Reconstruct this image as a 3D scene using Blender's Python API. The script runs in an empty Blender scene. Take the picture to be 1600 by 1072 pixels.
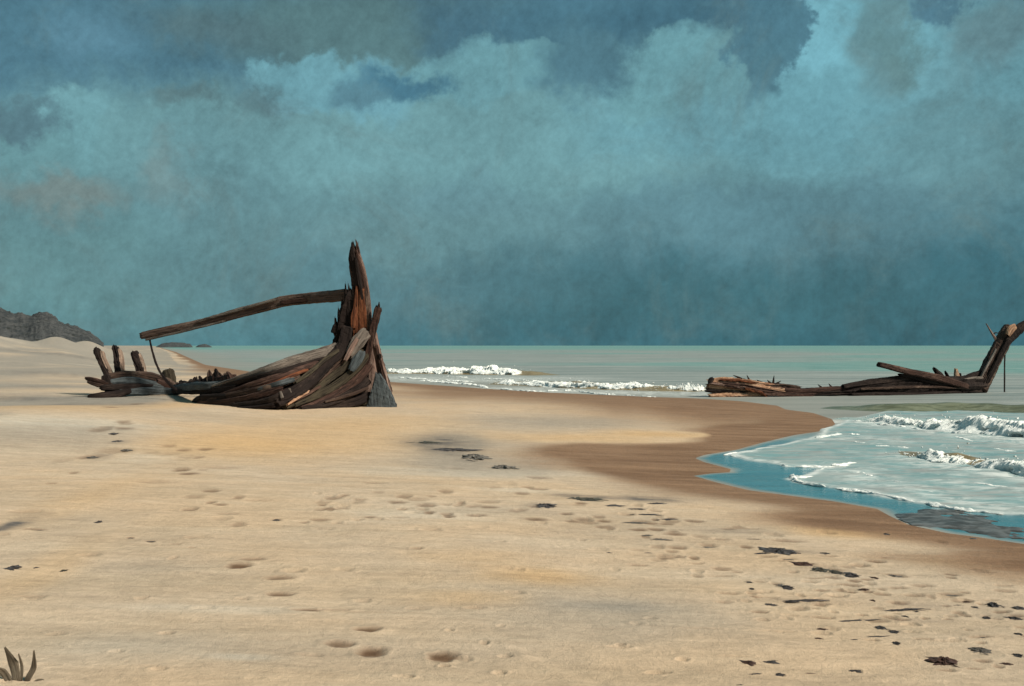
import bpy, math, random
import numpy as np
from mathutils import Vector

C = bpy.context.scene.collection
sc = bpy.context.scene
R = math.radians

# ------------------------------------------------------------------ camera
F = 1715.0          # focal length in pixels of the 1600 wide photograph
CAMZ = 2.2
HOR = 540.0
cam_d = bpy.data.cameras.new("camera")
cam_d.sensor_width = 36.0
cam_d.lens = 36.0 * F / 1600.0
cam_d.clip_start = 0.1
cam_d.clip_end = 60000.0
cam_d.shift_y = (HOR - 536.0) / 1600.0
cam = bpy.data.objects.new("camera", cam_d)
cam.location = (0, 0, CAMZ)
cam.rotation_euler = (R(90), 0, 0)
C.objects.link(cam)
sc.camera = cam

# ------------------------------------------------------------------ light
EXPO = 2.0
SKY_STRENGTH = 0.1
SUN_EL, SUN_AZ = 40.0, 118.0      # azimuth clockwise from the view direction: right and behind
sc.view_settings.view_transform = 'Standard'
sc.view_settings.look = 'None'
sc.view_settings.exposure = EXPO
sc.view_settings.gamma = 1.0
sun_d = bpy.data.lights.new("sun", 'SUN')
sun_d.energy = 1.45
sun_d.angle = R(11)
sun_d.color = (1.0, 0.90, 0.76)
sun = bpy.data.objects.new("sun", sun_d)
C.objects.link(sun)
_sd = Vector((math.sin(R(SUN_AZ)) * math.cos(R(SUN_EL)), math.cos(R(SUN_AZ)) * math.cos(R(SUN_EL)), math.sin(R(SUN_EL))))
sun.rotation_euler = (-_sd).to_track_quat('-Z', 'Y').to_euler()


def lin(c):
    return tuple(((v / 255.0) / 12.92 if v <= 10 else ((v / 255.0 + 0.055) / 1.055) ** 2.4) for v in c)


def build_world():
    w = bpy.data.worlds.new("World")
    sc.world = w
    w.use_nodes = True
    nt = w.node_tree
    N, L = nt.nodes, nt.links
    N.clear()
    out = N.new('ShaderNodeOutputWorld')
    bg = N.new('ShaderNodeBackground')
    bg.inputs['Strength'].default_value = SKY_STRENGTH
    L.new(bg.outputs[0], out.inputs[0])
    sky = N.new('ShaderNodeTexSky')
    sky.sky_type = 'NISHITA'
    sky.sun_disc = False
    sky.sun_elevation = R(SUN_EL)
    sky.sun_rotation = R(SUN_AZ)
    tc = N.new('ShaderNodeTexCoord')
    nrm = N.new('ShaderNodeVectorMath'); nrm.operation = 'NORMALIZE'
    L.new(tc.outputs['Generated'], nrm.inputs[0])
    sep = N.new('ShaderNodeSeparateXYZ'); L.new(nrm.outputs[0], sep.inputs[0])

    def M(op, a, b=None, c=None):
        n = N.new('ShaderNodeMath'); n.operation = op
        for i, v in enumerate((a, b, c)):
            if v is None: continue
            if isinstance(v, (int, float)): n.inputs[i].default_value = v
            else: L.new(v, n.inputs[i])
        return n.outputs[0]

    def noise(scale, detail, rough, vec=None, dist=0.0):
        n = N.new('ShaderNodeTexNoise')
        n.inputs['Scale'].default_value = scale
        n.inputs['Detail'].default_value = detail
        n.inputs['Roughness'].default_value = rough
        n.inputs['Distortion'].default_value = dist
        L.new(vec if vec is not None else nrm.outputs[0], n.inputs['Vector'])
        return n

    az = M('MULTIPLY', M('ARCTAN2', sep.outputs[0], sep.outputs[1]), 57.29578)
    el = M('MULTIPLY', M('ARCSINE', sep.outputs[2]), 57.29578)
    # the billows: the direction is stirred by three octaves of noise before the cloud banks are laid out
    az2, el2 = az, el
    for scl, det, amt in ((6.0, 2, 4.0), (15.0, 5, 4.2), (42.0, 5, 2.6), (130.0, 4, 1.1)):
        n = noise(scl, det, 0.55)
        s = N.new('ShaderNodeSeparateColor'); L.new(n.outputs['Color'], s.inputs[0])
        az2 = M('ADD', az2, M('MULTIPLY', M('SUBTRACT', s.outputs[0], 0.5), amt))
        el2 = M('ADD', el2, M('MULTIPLY', M('SUBTRACT', s.outputs[1], 0.5), amt * 0.8))
    K = 1.0 / (SKY_STRENGTH * 2.0 ** EXPO)

    def rgb(c):
        g = sum(c) / 3.0
        c = (c[0] * .90 + .10 * g - 4, c[1] * .95 + .05 * g - 3, c[2] * .92 + .08 * g - 7)
        l = lin(c)
        return (l[0] * K, l[1] * K, l[2] * K, 1.0)
    ramp = N.new('ShaderNodeValToRGB')
    cr = ramp.color_ramp
    stops = [(0.0, (70, 120, 136)), (2.0, (72, 121, 138)), (5.0, (88, 130, 144)), (8.5, (97, 140, 150)), (11.5, (99, 143, 153)),
             (13.0, (78, 120, 140)), (20.0, (76, 119, 138)), (45.0, (84, 122, 136)), (90.0, (92, 126, 136))]
    while len(cr.elements) < len(stops): cr.elements.new(0.5)
    for e, (p, c) in zip(cr.elements, stops):
        e.position = p / 90.0
        e.color = rgb(c)
    L.new(M('DIVIDE', el2, 90.0), ramp.inputs[0])
    col = ramp.outputs[0]

    def bank(px, py, rx, ry, c, soft, amount=1.0):
        nonlocal col
        a0 = math.degrees(math.atan2(px - 800, F))
        e0 = math.degrees(math.atan2((HOR - py) * math.cos(R(a0)), F))
        ra = math.degrees(rx / F) * math.cos(R(a0)) ** 1.5
        re = math.degrees(ry / F) * math.cos(R(a0))
        u = M('MULTIPLY_ADD', az2, 1.0 / ra, -a0 / ra)
        v = M('MULTIPLY_ADD', el2, 1.0 / re, -e0 / re)
        d = M('SQRT', M('ADD', M('MULTIPLY', u, u), M('MULTIPLY', v, v)))
        mr = N.new('ShaderNodeMapRange'); mr.interpolation_type = 'SMOOTHSTEP'
        mr.inputs['From Min'].default_value = 1 + soft
        mr.inputs['From Max'].default_value = max(0.0, 1 - soft)
        mr.inputs['To Max'].default_value = amount
        L.new(d, mr.inputs['Value'])
        mx = N.new('ShaderNodeMix'); mx.data_type = 'RGBA'
        L.new(mr.outputs[0], mx.inputs['Factor'])
        L.new(col, mx.inputs['A'])
        mx.inputs['B'].default_value = rgb(c)
        col = mx.outputs['Result']

    for b in SKY_BANKS:
        bank(*b)
    n5 = noise(7.0, 6, 0.68, None, 0.8)
    mrg = N.new('ShaderNodeMapRange'); mrg.interpolation_type = 'SMOOTHSTEP'
    mrg.inputs['From Min'].default_value = .50; mrg.inputs['From Max'].default_value = .72; mrg.inputs['To Max'].default_value = .55
    L.new(n5.outputs[0], mrg.inputs['Value'])
    gmx = N.new('ShaderNodeMix'); gmx.data_type = 'RGBA'
    L.new(mrg.outputs[0], gmx.inputs['Factor']); L.new(col, gmx.inputs['A']); gmx.inputs['B'].default_value = rgb((96, 124, 130))
    col = gmx.outputs['Result']
    # brushed streaks of rain and ragged cloud
    mr_ = N.new('ShaderNodeMapping'); mr_.inputs['Rotation'].default_value = (0, R(48), 0)
    L.new(nrm.outputs[0], mr_.inputs['Vector'])
    mp = N.new('ShaderNodeMapping'); mp.inputs['Scale'].default_value = (7, 3, 34)
    L.new(mr_.outputs[0], mp.inputs['Vector'])
    n1 = noise(1.6, 6, 0.72, mp.outputs[0], 1.6)
    n2 = noise(9.0, 5, 0.6)
    n3 = noise(130.0, 3, 0.7)
    mod = M('ADD', M('ADD', M('MULTIPLY', M('SUBTRACT', n1.outputs[0], 0.5), 0.27), M('MULTIPLY', M('SUBTRACT', n2.outputs[0], 0.5), 0.80)),
            M('MULTIPLY_ADD', M('SUBTRACT', n3.outputs[0], 0.5), 0.50, 1.05))
    n6 = noise(26.0, 6, 0.7, None, 1.2)
    mod = M('ADD', mod, M('MULTIPLY', M('SUBTRACT', n6.outputs[0], 0.5), 0.55))
    mp7 = N.new('ShaderNodeMapping'); mp7.inputs['Scale'].default_value = (60, 20, 7)     # upright veils of rain low in the sky
    L.new(nrm.outputs[0], mp7.inputs['Vector'])
    n7 = noise(1.5, 5, 0.7, mp7.outputs[0], 0.8)
    low = N.new('ShaderNodeMapRange'); low.inputs['From Min'].default_value = 9.0; low.inputs['From Max'].default_value = 2.0
    L.new(el, low.inputs['Value'])
    mod = M('ADD', mod, M('MULTIPLY', M('MULTIPLY', M('SUBTRACT', n7.outputs[0], 0.5), 0.30), low.outputs[0]))
    vm = N.new('ShaderNodeVectorMath'); vm.operation = 'SCALE'
    L.new(col, vm.inputs[0]); L.new(mod, vm.inputs['Scale'])
    # a tenth of the clear sky shows through the cloud
    mx = N.new('ShaderNodeMix'); mx.data_type = 'RGBA'
    mx.inputs['Factor'].default_value = 0.012
    L.new(vm.outputs[0], mx.inputs['A']); L.new(sky.outputs[0], mx.inputs['B'])
    L.new(mx.outputs['Result'], bg.inputs['Color'])


SKY_BANKS = [
    # px, py, rx, ry, colour, softness[, amount]
    (1300, 470, 700, 120, (50, 102, 120), .55),
    (1060, 470, 420, 70, (54, 104, 120), .6, .8),
    (1180, 330, 330, 90, (88, 130, 145), .6, .8),
    (120, 420, 380, 110, (94, 138, 146), .6, .8),
    (560, 440, 330, 60, (86, 128, 142), .7, .6),
    (200, 90, 520, 90, (76, 120, 141), .3),
    (560, 40, 230, 75, (86, 122, 130), .5),
    (960, 50, 260, 70, (70, 113, 134), .25),
    (740, 220, 640, 85, (104, 150, 160), .35),
    (1330, 150, 430, 120, (100, 152, 167), .3),
    (330, 225, 120, 60, (104, 150, 160), .25),
    (135, 185, 50, 40, (108, 158, 170), .25),
    (60, 225, 110, 40, (100, 148, 158), .6, .7),
    (475, 120, 90, 45, (106, 160, 176), .18),
    (600, 135, 55, 45, (104, 156, 172), .3),
    (745, 112, 105, 52, (104, 155, 168), .2),
    (855, 82, 48, 18, (104, 155, 168), .25),
    (1000, 130, 90, 55, (102, 152, 164), .2),
    (1090, 92, 88, 56, (102, 153, 166), .12),
    (1400, 70, 190, 90, (104, 158, 174), .3),
    (1262, 70, 72, 90, (108, 166, 184), .2),
    (1275, 165, 100, 55, (102, 156, 172), .4),
    (1185, 50, 58, 75, (74, 118, 138), .15),
    (1195, 110, 30, 45, (76, 121, 140), .5),
    (905, 95, 85, 66, (76, 118, 136), .35),
    (632, 124, 76, 24, (68, 116, 140), .45),
    (565, 138, 44, 18, (84, 128, 146), .7),
    (292, 160, 34, 16, (90, 120, 128), .8, .8),
    (412, 150, 44, 20, (88, 120, 130), .8, .8),
    (1385, 70, 44, 75, (94, 132, 142), .5, .8),
    (1416, 102, 36, 30, (90, 126, 132), .8, .7),
    (1470, 18, 42, 32, (78, 122, 144), .3),
    (1570, 40, 60, 50, (98, 136, 148), .6),
    (1500, 230, 150, 55, (96, 140, 152), .6, .8),
    (95, 285, 100, 28, (118, 131, 131), .8, .75),
    (285, 270, 34, 42, (118, 130, 129), .7, .7),
    (340, 35, 90, 30, (84, 114, 124), .8, .8), (150, 60, 70, 40, (88, 132, 154), .8, .7), (700, 20, 60, 40, (66, 106, 128), .8, .8), (1020, 25, 120, 25, (62, 104, 126), .7, .7),
    (30, 190, 75, 26, (84, 120, 134), .4),
    (690, 360, 260, 50, (104, 146, 155), .7, .5),
    (700, 300, 120, 30, (92, 132, 146), .8, .5),
    (330, 300, 90, 90, (98, 142, 154), .8, .5),
]
build_world()

# ------------------------------------------------------------------ noise in numpy
_rs = np.random.RandomState(7)
_T = _rs.rand(512, 512)


def vnoise(x, y, seed=0):
    x = np.asarray(x, float) + seed * 37.3; y = np.asarray(y, float) + seed * 91.7
    ix = np.floor(x).astype(np.int64); iy = np.floor(y).astype(np.int64)
    fx = x - ix; fy = y - iy
    fx = fx * fx * (3 - 2 * fx); fy = fy * fy * (3 - 2 * fy)
    a = _T[ix & 511, iy & 511]; b = _T[(ix + 1) & 511, iy & 511]
    c = _T[ix & 511, (iy + 1) & 511]; d = _T[(ix + 1) & 511, (iy + 1) & 511]
    return (a * (1 - fx) + b * fx) * (1 - fy) + (c * (1 - fx) + d * fx) * fy - 0.5


def fbm(x, y, seed=0, oct=4, gain=0.5):
    s = 0; a = 1.0
    for i in range(oct):
        s = s + a * vnoise(x * 2.03 ** i, y * 2.03 ** i, seed + i)
        a *= gain
    return s


def smooth(a, b, x):
    t = np.clip((x - a) / (b - a), 0, 1)
    return t * t * (3 - 2 * t)


# ------------------------------------------------------------------ shoreline (world metres, from the photograph's shore)
def W0(px, py):      # a pixel below the horizon on the level of the water
    Y = CAMZ * F / (py - HOR)
    return ((px - 800) / F * Y, Y)


SHORE_PX = [(254, 544.2), (275, 550), (320, 570), (400, 582), (520, 592), (600, 596), (640, 599), (700, 603), (760, 607.5), (850, 613), (940, 617),
            (1010, 620), (1090, 622.5), (1160, 627), (1215, 634), (1228, 640), (1270, 645), (1300, 655), (1306, 664), (1288, 673), (1240, 680), (1190, 692),
            (1150, 703), (1100, 711), (1086, 716), (1100, 722), (1142, 733), (1140, 738), (1110, 740), (1084, 743.5), (1120, 754), (1170, 766), (1230, 774),
            (1300, 783), (1370, 795), (1390, 806), (1420, 820), (1480, 833), (1540, 841), (1600, 850), (1700, 868)]
_land = [(-0.33 * 20000, 20000), (-0.325 * 3000, 3000)] + [W0(*p) for p in SHORE_PX] + [(9.5, 9.2), (13, 2), (18, -20), (40, -200), (300, -20000)]
SHORE = np.array(_land + [(40000, -20000), (40000, 40000), (-0.33 * 40000, 40000)])
N_SHORE = len(_land)


def poly_sd(x, y, P, n_edge):
    """signed distance: negative inside polygon P; distance only to its first n_edge-1 edges"""
    sh = x.shape; x = x.ravel(); y = y.ravel()
    d = np.full(x.shape, 1e18)
    for i in range(n_edge - 1):
        ax, ay = P[i]; bx, by = P[i + 1]
        ex, ey = bx - ax, by - ay
        t = np.clip(((x - ax) * ex + (y - ay) * ey) / (ex * ex + ey * ey), 0, 1)
        d = np.minimum(d, (x - ax - t * ex) ** 2 + (y - ay - t * ey) ** 2)
    d = np.sqrt(d)
    ins = np.zeros(x.shape, bool)
    n = len(P)
    for i in range(n):
        ax, ay = P[i]; bx, by = P[(i + 1) % n]
        if ay == by: continue
        c = (ay > y) != (by > y)
        ins ^= c & (x < (bx - ax) * (y - ay) / (by - ay) + ax)
    return np.where(ins, -d, d).reshape(sh)


def shore_sd(x, y):
    return poly_sd(np.asarray(x, float), np.asarray(y, float), SHORE, N_SHORE)


DENTS = []      # (x, y, half length, half width, angle, depth, damp)


def base_height(x, y, s):
    land = 1.0 * (1 - np.exp(-np.maximum(s, 0) / 24.0))
    sea = np.maximum(s, -60) * 0.05
    h = np.where(s > 0, land, sea)
    k = smooth(0.5, 7, s)
    h = h + k * 0.10 * fbm(x / 7.0, y / 9.0, 3, 3)
    # the low pale swell of sand on the left
    h = h + 0.32 * np.exp(-(((x + 10.5) / 4.5) ** 2 + ((y - 24) / 5.0) ** 2)) * k
    h = h - 0.10 * np.exp(-(((x + 14.5) / 4.0) ** 2 + ((y - 33) / 3.0) ** 2)) * k
    # the far dunes
    ridge = smooth(-0.352, -0.425, x / np.maximum(y, 1.0)) * smooth(70, 150, y) * (1 - smooth(190, 330, y))
    h = h + ridge * (2.2 + 2.4 * smooth(-.42, -.52, x / np.maximum(y, 1.0))) * (0.85 + 0.5 * fbm(x / 22.0, y / 40.0, 9, 3)) * k
    h = h + (1.5 * np.exp(-(((x + 68.0) / 2.4) ** 2)) + .9 * np.exp(-(((x + 64) / 3.5) ** 2))) * np.exp(-((y - 172) / 16.0) ** 2) * k
    ridge2 = smooth(-0.30, -0.44, x / np.maximum(y, 1.0)) * smooth(40, 75, y) * (1 - smooth(75, 130, y))
    h = h + ridge2 * 0.55 * (0.8 + 0.9 * fbm(x / 9.0, y / 10.0, 15, 3)) * k
    return h


def ground_z(x, y):
    x = np.asarray(x, float); y = np.asarray(y, float)
    return base_height(x, y, shore_sd(x, y))


def G(px, py):
    """where the sight line of a pixel first meets the beach"""
    kx, kz = (px - 800) / F, -(py - HOR) / F
    ys = np.geomspace(3.0, 700.0, 1100)
    d = CAMZ + kz * ys - ground_z(kx * ys, ys)
    hit = np.where(d < 0)[0]
    if len(hit) == 0: Y = 700.0
    else:
        b = max(hit[0], 1)
        Y = ys[b - 1] + (ys[b] - ys[b - 1]) * d[b - 1] / (d[b - 1] - d[b])
    return kx * Y, Y, CAMZ + kz * Y


def P(px, py, Y):
    return Vector(((px - 800) / F * Y, Y, CAMZ - (py - HOR) / F * Y))


# ------------------------------------------------------------------ mesh helpers
def mesh_obj(name, verts, faces, mat, parent=None, attrs=None, smooth_shade=True):
    me = bpy.data.meshes.new(name)
    verts = np.asarray(verts, np.float32)
    if isinstance(faces, np.ndarray):
        nf, k = faces.shape
        me.vertices.add(len(verts)); me.vertices.foreach_set('co', verts.ravel())
        me.loops.add(nf * k); me.loops.foreach_set('vertex_index', faces.astype(np.int32).ravel())
        me.polygons.add(nf)
        me.polygons.foreach_set('loop_start', np.arange(0, nf * k, k, dtype=np.int32))
        me.polygons.foreach_set('loop_total', np.full(nf, k, np.int32))
        me.update(calc_edges=True)
    else:
        me.from_pydata([tuple(map(float, v)) for v in verts], [], faces)
    me.polygons.foreach_set('use_smooth', np.full(len(me.polygons), smooth_shade, bool))
    for an, av in (attrs or {}).items():
        av = np.asarray(av, np.float32)
        if av.ndim == 1:
            me.attributes.new(an, 'FLOAT', 'POINT').data.foreach_set('value', av)
        else:
            me.attributes.new(an, 'FLOAT_VECTOR', 'POINT').data.foreach_set('vector', av.ravel())
    me.validate()
    if mat: me.materials.append(mat)
    o = bpy.data.objects.new(name, me)
    C.objects.link(o)
    if parent: o.parent = parent
    return o


def tag(o, label=None, cat=None, group=None, kind=None):
    if label: o['label'] = label
    if cat: o['category'] = cat
    if group: o['group'] = group
    if kind: o['kind'] = kind
    return o


def empty(name, loc):
    o = bpy.data.objects.new(name, None)
    o.empty_display_size = 0.3
    o.location = loc
    C.objects.link(o)
    return o


def adopt(part, root):
    """parent a mesh made in world coordinates to an empty or part, keeping its place"""
    off = Vector(root['_org']) if '_org' in root else root.location
    me = part.data
    co = np.empty(len(me.vertices) * 3, np.float32); me.vertices.foreach_get('co', co)
    co = co.reshape(-1, 3) - np.array(off, np.float32)
    me.vertices.foreach_set('co', co.ravel()); me.update()
    part.parent = root
    return part


class Mat:
    def __init__(s, name):
        s.m = bpy.data.materials.new(name); s.m.use_nodes = True
        s.N = s.m.node_tree.nodes; s.L = s.m.node_tree.links
        s.bsdf = s.N['Principled BSDF']; s.out = s.N['Material Output']

    def link(s, a, b): s.L.new(a, b)

    def attr(s, name, vec=False):
        n = s.N.new('ShaderNodeAttribute'); n.attribute_name = name
        return n.outputs['Vector'] if vec else n.outputs['Fac']

    def coord(s, scale=(1, 1, 1), rot=(0, 0, 0), src=None):
        if src is None:
            src = s.N.new('ShaderNodeTexCoord').outputs['Object']
        mp = s.N.new('ShaderNodeMapping'); mp.inputs['Scale'].default_value = scale; mp.inputs['Rotation'].default_value = rot
        s.link(src, mp.inputs['Vector'])
        return mp.outputs[0]

    def noise(s, vec, scale=1, detail=4, rough=.55, dist=0):
        n = s.N.new('ShaderNodeTexNoise')
        n.inputs['Scale'].default_value = scale; n.inputs['Detail'].default_value = detail
        n.inputs['Roughness'].default_value = rough; n.inputs['Distortion'].default_value = dist
        s.link(vec, n.inputs['Vector'])
        return n.outputs['Fac']

    def voronoi(s, vec, scale=1, feature='F1'):
        n = s.N.new('ShaderNodeTexVoronoi'); n.feature = feature; n.inputs['Scale'].default_value = scale
        s.link(vec, n.inputs['Vector'])
        return n.outputs['Distance']

    def math(s, op, a, b=None, c=None, clamp=False):
        n = s.N.new('ShaderNodeMath'); n.operation = op; n.use_clamp = clamp
        for i, v in enumerate((a, b, c)):
            if v is None: continue
            if isinstance(v, (int, float)): n.inputs[i].default_value = v
            else: s.link(v, n.inputs[i])
        return n.outputs[0]

    def rng(s, v, a, b, c=0.0, d=1.0):
        n = s.N.new('ShaderNodeMapRange'); n.interpolation_type = 'SMOOTHSTEP'
        n.inputs['From Min'].default_value = a; n.inputs['From Max'].default_value = b
        n.inputs['To Min'].default_value = c; n.inputs['To Max'].default_value = d
        s.link(v, n.inputs['Value'])
        return n.outputs[0]

    def mix(s, f, a, b):
        n = s.N.new('ShaderNodeMix'); n.data_type = 'RGBA'
        for k, v in (('Factor', f), ('A', a), ('B', b)):
            if isinstance(v, (int, float)): n.inputs[k].default_value = v
            elif isinstance(v, tuple): n.inputs[k].default_value = v + (1.0,) if len(v) == 3 else v
            else: s.link(v, n.inputs[k])
        return n.outputs['Result']

    def bump(s, h, strength, dist, normal=None):
        n = s.N.new('ShaderNodeBump'); n.inputs['Strength'].default_value = strength; n.inputs['Distance'].default_value = dist
        s.link(h, n.inputs['Height'])
        if normal is not None: s.link(normal, n.inputs['Normal'])
        return n.outputs[0]

    def set(s, color=None, rough=None, normal=None, spec=None):
        for k, v in (('Base Color', color), ('Roughness', rough), ('Normal', normal), ('Specular IOR Level', spec)):
            if v is None: continue
            if isinstance(v, (int, float)): s.bsdf.inputs[k].default_value = v
            elif isinstance(v, tuple): s.bsdf.inputs[k].default_value = v + (1.0,)
            else: s.link(v, s.bsdf.inputs[k])
        return s.m


# ------------------------------------------------------------------ footprints and hollows pressed into the sand
def dent(px, py, w, h, depth=.02, damp=0.6, rot=0.0):
    X, Y, z = G(px, py)
    hw = w * Y / F / 2 * 1.15
    hd = h * Y / F / 2 / ((CAMZ - z) / Y) * 0.75
    DENTS.append((X, Y, hw, min(hd, hw * 2.2), rot, depth, damp))


for (zx, zy, w, h, dm) in [(185, 858, 90, 26, .8), (75, 912, 95, 36, .7), (200, 940, 95, 46, .95), (475, 955, 95, 46, 1.0), (500, 413, 40, 16, .7), (600, 408, 55, 14, .6),
                           (320, 385, 35, 12, .5), (85, 383, 50, 12, .35), (375, 538, 40, 12, .4), (780, 385, 45, 12, .4), (230, 425, 30, 10, .3), (65, 440, 40, 10, .3),
                           (55, 775, 100, 16, .45), (840, 262, 80, 18, .4), (800, 300, 45, 12, .5), (145, 430, 40, 10, .2), (400, 385, 40, 12, .3)]:
    dent(500 + zx * .4029, 640 + zy * .4029, w * .4029, h * .4029, .013, dm)
for (zx, zy, w, h, dm) in [(925, 605, 80, 26, .85), (980, 582, 90, 16, .5), (1085, 650, 95, 24, .6), (1085, 712, 90, 26, .7), (1195, 775, 100, 20, .7), (880, 408, 90, 8, .4),
                           (130, 463, 80, 9, .5), (1070, 428, 40, 10, .5), (735, 388, 50, 22, .5), (350, 182, 70, 24, .5), (578, 511, 40, 9, .5), (505, 497, 22, 9, .7), (735, 497, 35, 8, .4),
                           (1180, 437, 35, 9, .5), (1248, 372, 28, 8, .6), (440, 160, 120, 18, .3), (285, 247, 35, 7, .6), (200, 288, 35, 7, .6), (100, 395, 110, 20, .25), (745, 532, 30, 7, .4),
                           (600, 280, 130, 14, .25), (850, 225, 130, 12, .25), (1010, 352, 120, 8, .25), (680, 522, 40, 7, .35)]:
    dent(zx * .403, 640 + zy * .403, w * .403, h * .403, .011, dm)
for (zx, zy, w, h, dm) in [(190, 265, 70, 25, .45), (320, 190, 170, 10, .4), (540, 245, 120, 20, .5), (430, 478, 90, 12, .35), (960, 480, 60, 22, .5), (1040, 455, 80, 12, .45), (1150, 447, 90, 16, .5),
                           (1270, 483, 90, 20, .6), (930, 388, 40, 12, .4), (1015, 400, 70, 18, .6), (615, 350, 90, 22, .5), (545, 325, 80, 12, .5), (1400, 684, 90, 14, .5), (1340, 507, 40, 14, .4),
                           (240, 395, 110, 14, .25), (740, 440, 130, 12, .2), (500, 650, 160, 10, .2), (200, 640, 200, 10, .15), (1250, 700, 150, 8, .2), (320, 755, 120, 8, .2), (140, 340, 60, 10, .4)]:
    dent(1040 + zx * .35, 760 + zy * .35, w * .35, h * .35, .010, dm)
for i in range(110):     # a scatter of faint scuffs over the dry sand
    r_ = random.Random(900 + i)
    px, py = r_.uniform(0, 1500), r_.uniform(690, 1065)
    if py < 690 + (px - 700) * .28 and px > 700: continue
    dent(px, py, r_.uniform(10, 34), r_.uniform(4, 9), r_.uniform(.006, .014), r_.uniform(.05, .22))

for i in range(206):     # trodden trails of faint prints, from the middle of the beach to the lower right
    r_ = random.Random(4000 + i)
    if i < 120:
        t = r_.random(); px = 1050 + 560 * t + r_.gauss(0, 45); py = 838 + 110 * t + r_.gauss(0, 26) + abs(r_.gauss(0, 40))
    elif i < 185:
        t = r_.random(); px = 480 + 620 * t + r_.gauss(0, 12); py = 795 - 30 * math.sin(t * 3.1) + 45 * t + r_.gauss(0, 13)
    else:
        t = r_.random(); px = 140 + 260 * t + r_.gauss(0, 20); py = 665 + 190 * t * t + r_.gauss(0, 16)
    if py > 1068 or px > 1640: continue
    dent(px, py, r_.uniform(9, 30), r_.uniform(3.5, 8), r_.uniform(.005, .011), r_.uniform(.25, .7), r_.uniform(-.3, .3))

# damp or greyer patches lying in the sand: px, py, half width px, half height px, value
DAMP = [(1150, 655, 230, 22, .8), (1010, 725, 240, 22, .75), (880, 703, 80, 12, .6), (850, 622, 330, 10, .9), (1200, 690, 120, 18, .9), (905, 683, 170, 6, -1.3), (1040, 678, 60, 4, -1.2),
        (1240, 815, 140, 14, .5), (690, 692, 70, 15, .2), (1480, 875, 160, 14, .5), (1600, 900, 110, 22, .5)]
GREY = [(720, 725, 130, 16, .9), (860, 660, 190, 12, .8), (690, 692, 80, 17, 1.6), (700, 697, 45, 8, .8), (60, 590, 190, 26, .8), (40, 630, 140, 14, 1.1), (60, 680, 150, 24, .7), (60, 560, 200, 10, .7), (900, 960, 260, 40, .5),
        (400, 1020, 300, 30, .45), (1240, 640, 300, 12, .3), (330, 655, 180, 10, .3), (1000, 830, 160, 30, .3), (240, 885, 90, 14, .35), (940, 945, 130, 10, .5)]
OCHRE = [(470, 690, 180, 24, .8), (560, 660, 120, 14, .7), (830, 900, 90, 14, .9), (720, 935, 90, 12, .6), (900, 685, 150, 8, .8), (1020, 678, 90, 5, 1.0), (300, 630, 60, 8, .7), (110, 640, 100, 8, .6), (350, 700, 120, 20, .5),
         (60, 900, 60, 60, .5), (1350, 830, 90, 12, .8), (1500, 880, 100, 8, .5), (150, 780, 60, 40, .4), (700, 870, 90, 14, .4), (1260, 830, 60, 10, .7)]


# dark streaky smears mixed into the sand colour
DARK = [(688, 691, 66, 11, .75), (712, 700, 44, 6, .85), (738, 712, 30, 4, .45), (765, 722, 30, 4, .3), (4, 822, 20, 18, .8), (1000, 780, 70, 5, .6), (935, 775, 40, 4, .5), (880, 790, 22, 4, .5), (40, 622, 120, 6, .55), (150, 631, 60, 3, .4),
        (80, 552, 90, 3, .4), (85, 584, 130, 4, .35), (20, 650, 30, 6, .4), (30, 606, 80, 4, .3), (170, 668, 40, 4, .35), (175, 690, 26, 4, .3), (143, 714, 24, 5, .45), (240, 665, 60, 3, .2), (1120, 830, 60, 4, .35), (1210, 862, 40, 4, .4),
        (1440, 945, 60, 5, .3), (1520, 960, 60, 5, .3), (1270, 890, 80, 6, .25), (1240, 940, 60, 4, .3), (1380, 968, 70, 4, .3), (860, 800, 120, 4, .15), (240, 885, 60, 5, .12), (950, 1000, 120, 6, .10)]
PALE = [(60, 660, 150, 14, .9), (70, 565, 110, 5, .9), (30, 578, 90, 4, .7), (130, 520, 50, 9, .9), (60, 528, 90, 5, .7), (690, 740, 160, 6, .6), (880, 740, 160, 5, .5), (790, 765, 90, 4, .4),
        (300, 950, 150, 6, .5), (380, 1028, 60, 5, .6), (230, 715, 70, 8, .5), (1250, 905, 200, 12, .3), (620, 800, 160, 14, .4), (200, 1010, 140, 20, .3)]


def patch_field(x, y, spots, seed):
    f = np.zeros_like(x)
    wx = x + 0.10 * y * fbm(x / (0.06 * y + .5), y / (0.2 * y + .5), seed, 3) * .5
    for px, py, rx, ry, v in spots:
        X, Y, z = G(px, py)
        sx = rx * Y / F
        Yn = G(px, py + ry)[1]; Yf = G(px, py - ry)[1]
        if Yf > 3 * Y: Yf = 2 * Y - Yn
        X = (px - 800) / F * (Yn + Yf) / 2; sx = rx * (Yn + Yf) / 2 / F
        sy = (Yf - Yn) / 2
        q = ((wx - X) / sx) ** 2 + ((y - (Yn + Yf) / 2 - .0) / sy) ** 2
        f += v * np.exp(-q ** 1.3 * .9)
    return f


def polar_grid(rs, angs):
    a, r = np.meshgrid(angs, rs)
    x = np.sin(a) * r; y = np.cos(a) * r
    nr, na = r.shape
    i = np.arange(nr - 1)[:, None] * na + np.arange(na - 1)[None, :]
    f = np.stack([i, i + na, i + na + 1, i + 1], -1).reshape(-1, 4)
    return x, y, f


ANG = np.concatenate([np.linspace(-math.pi, -R(36), 40), np.arange(-R(36), R(36), R(0.075)), np.linspace(R(36), math.pi, 40)[0:]])
ROWS = np.arange(1230, 546, -1.05)
RING = np.concatenate([np.linspace(.4, 1.75 * F / (1233 - HOR), 10), 1.75 * F / (ROWS - HOR), np.geomspace(520, 30000, 50)])
RING = np.unique(RING)


SURF = []


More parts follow.
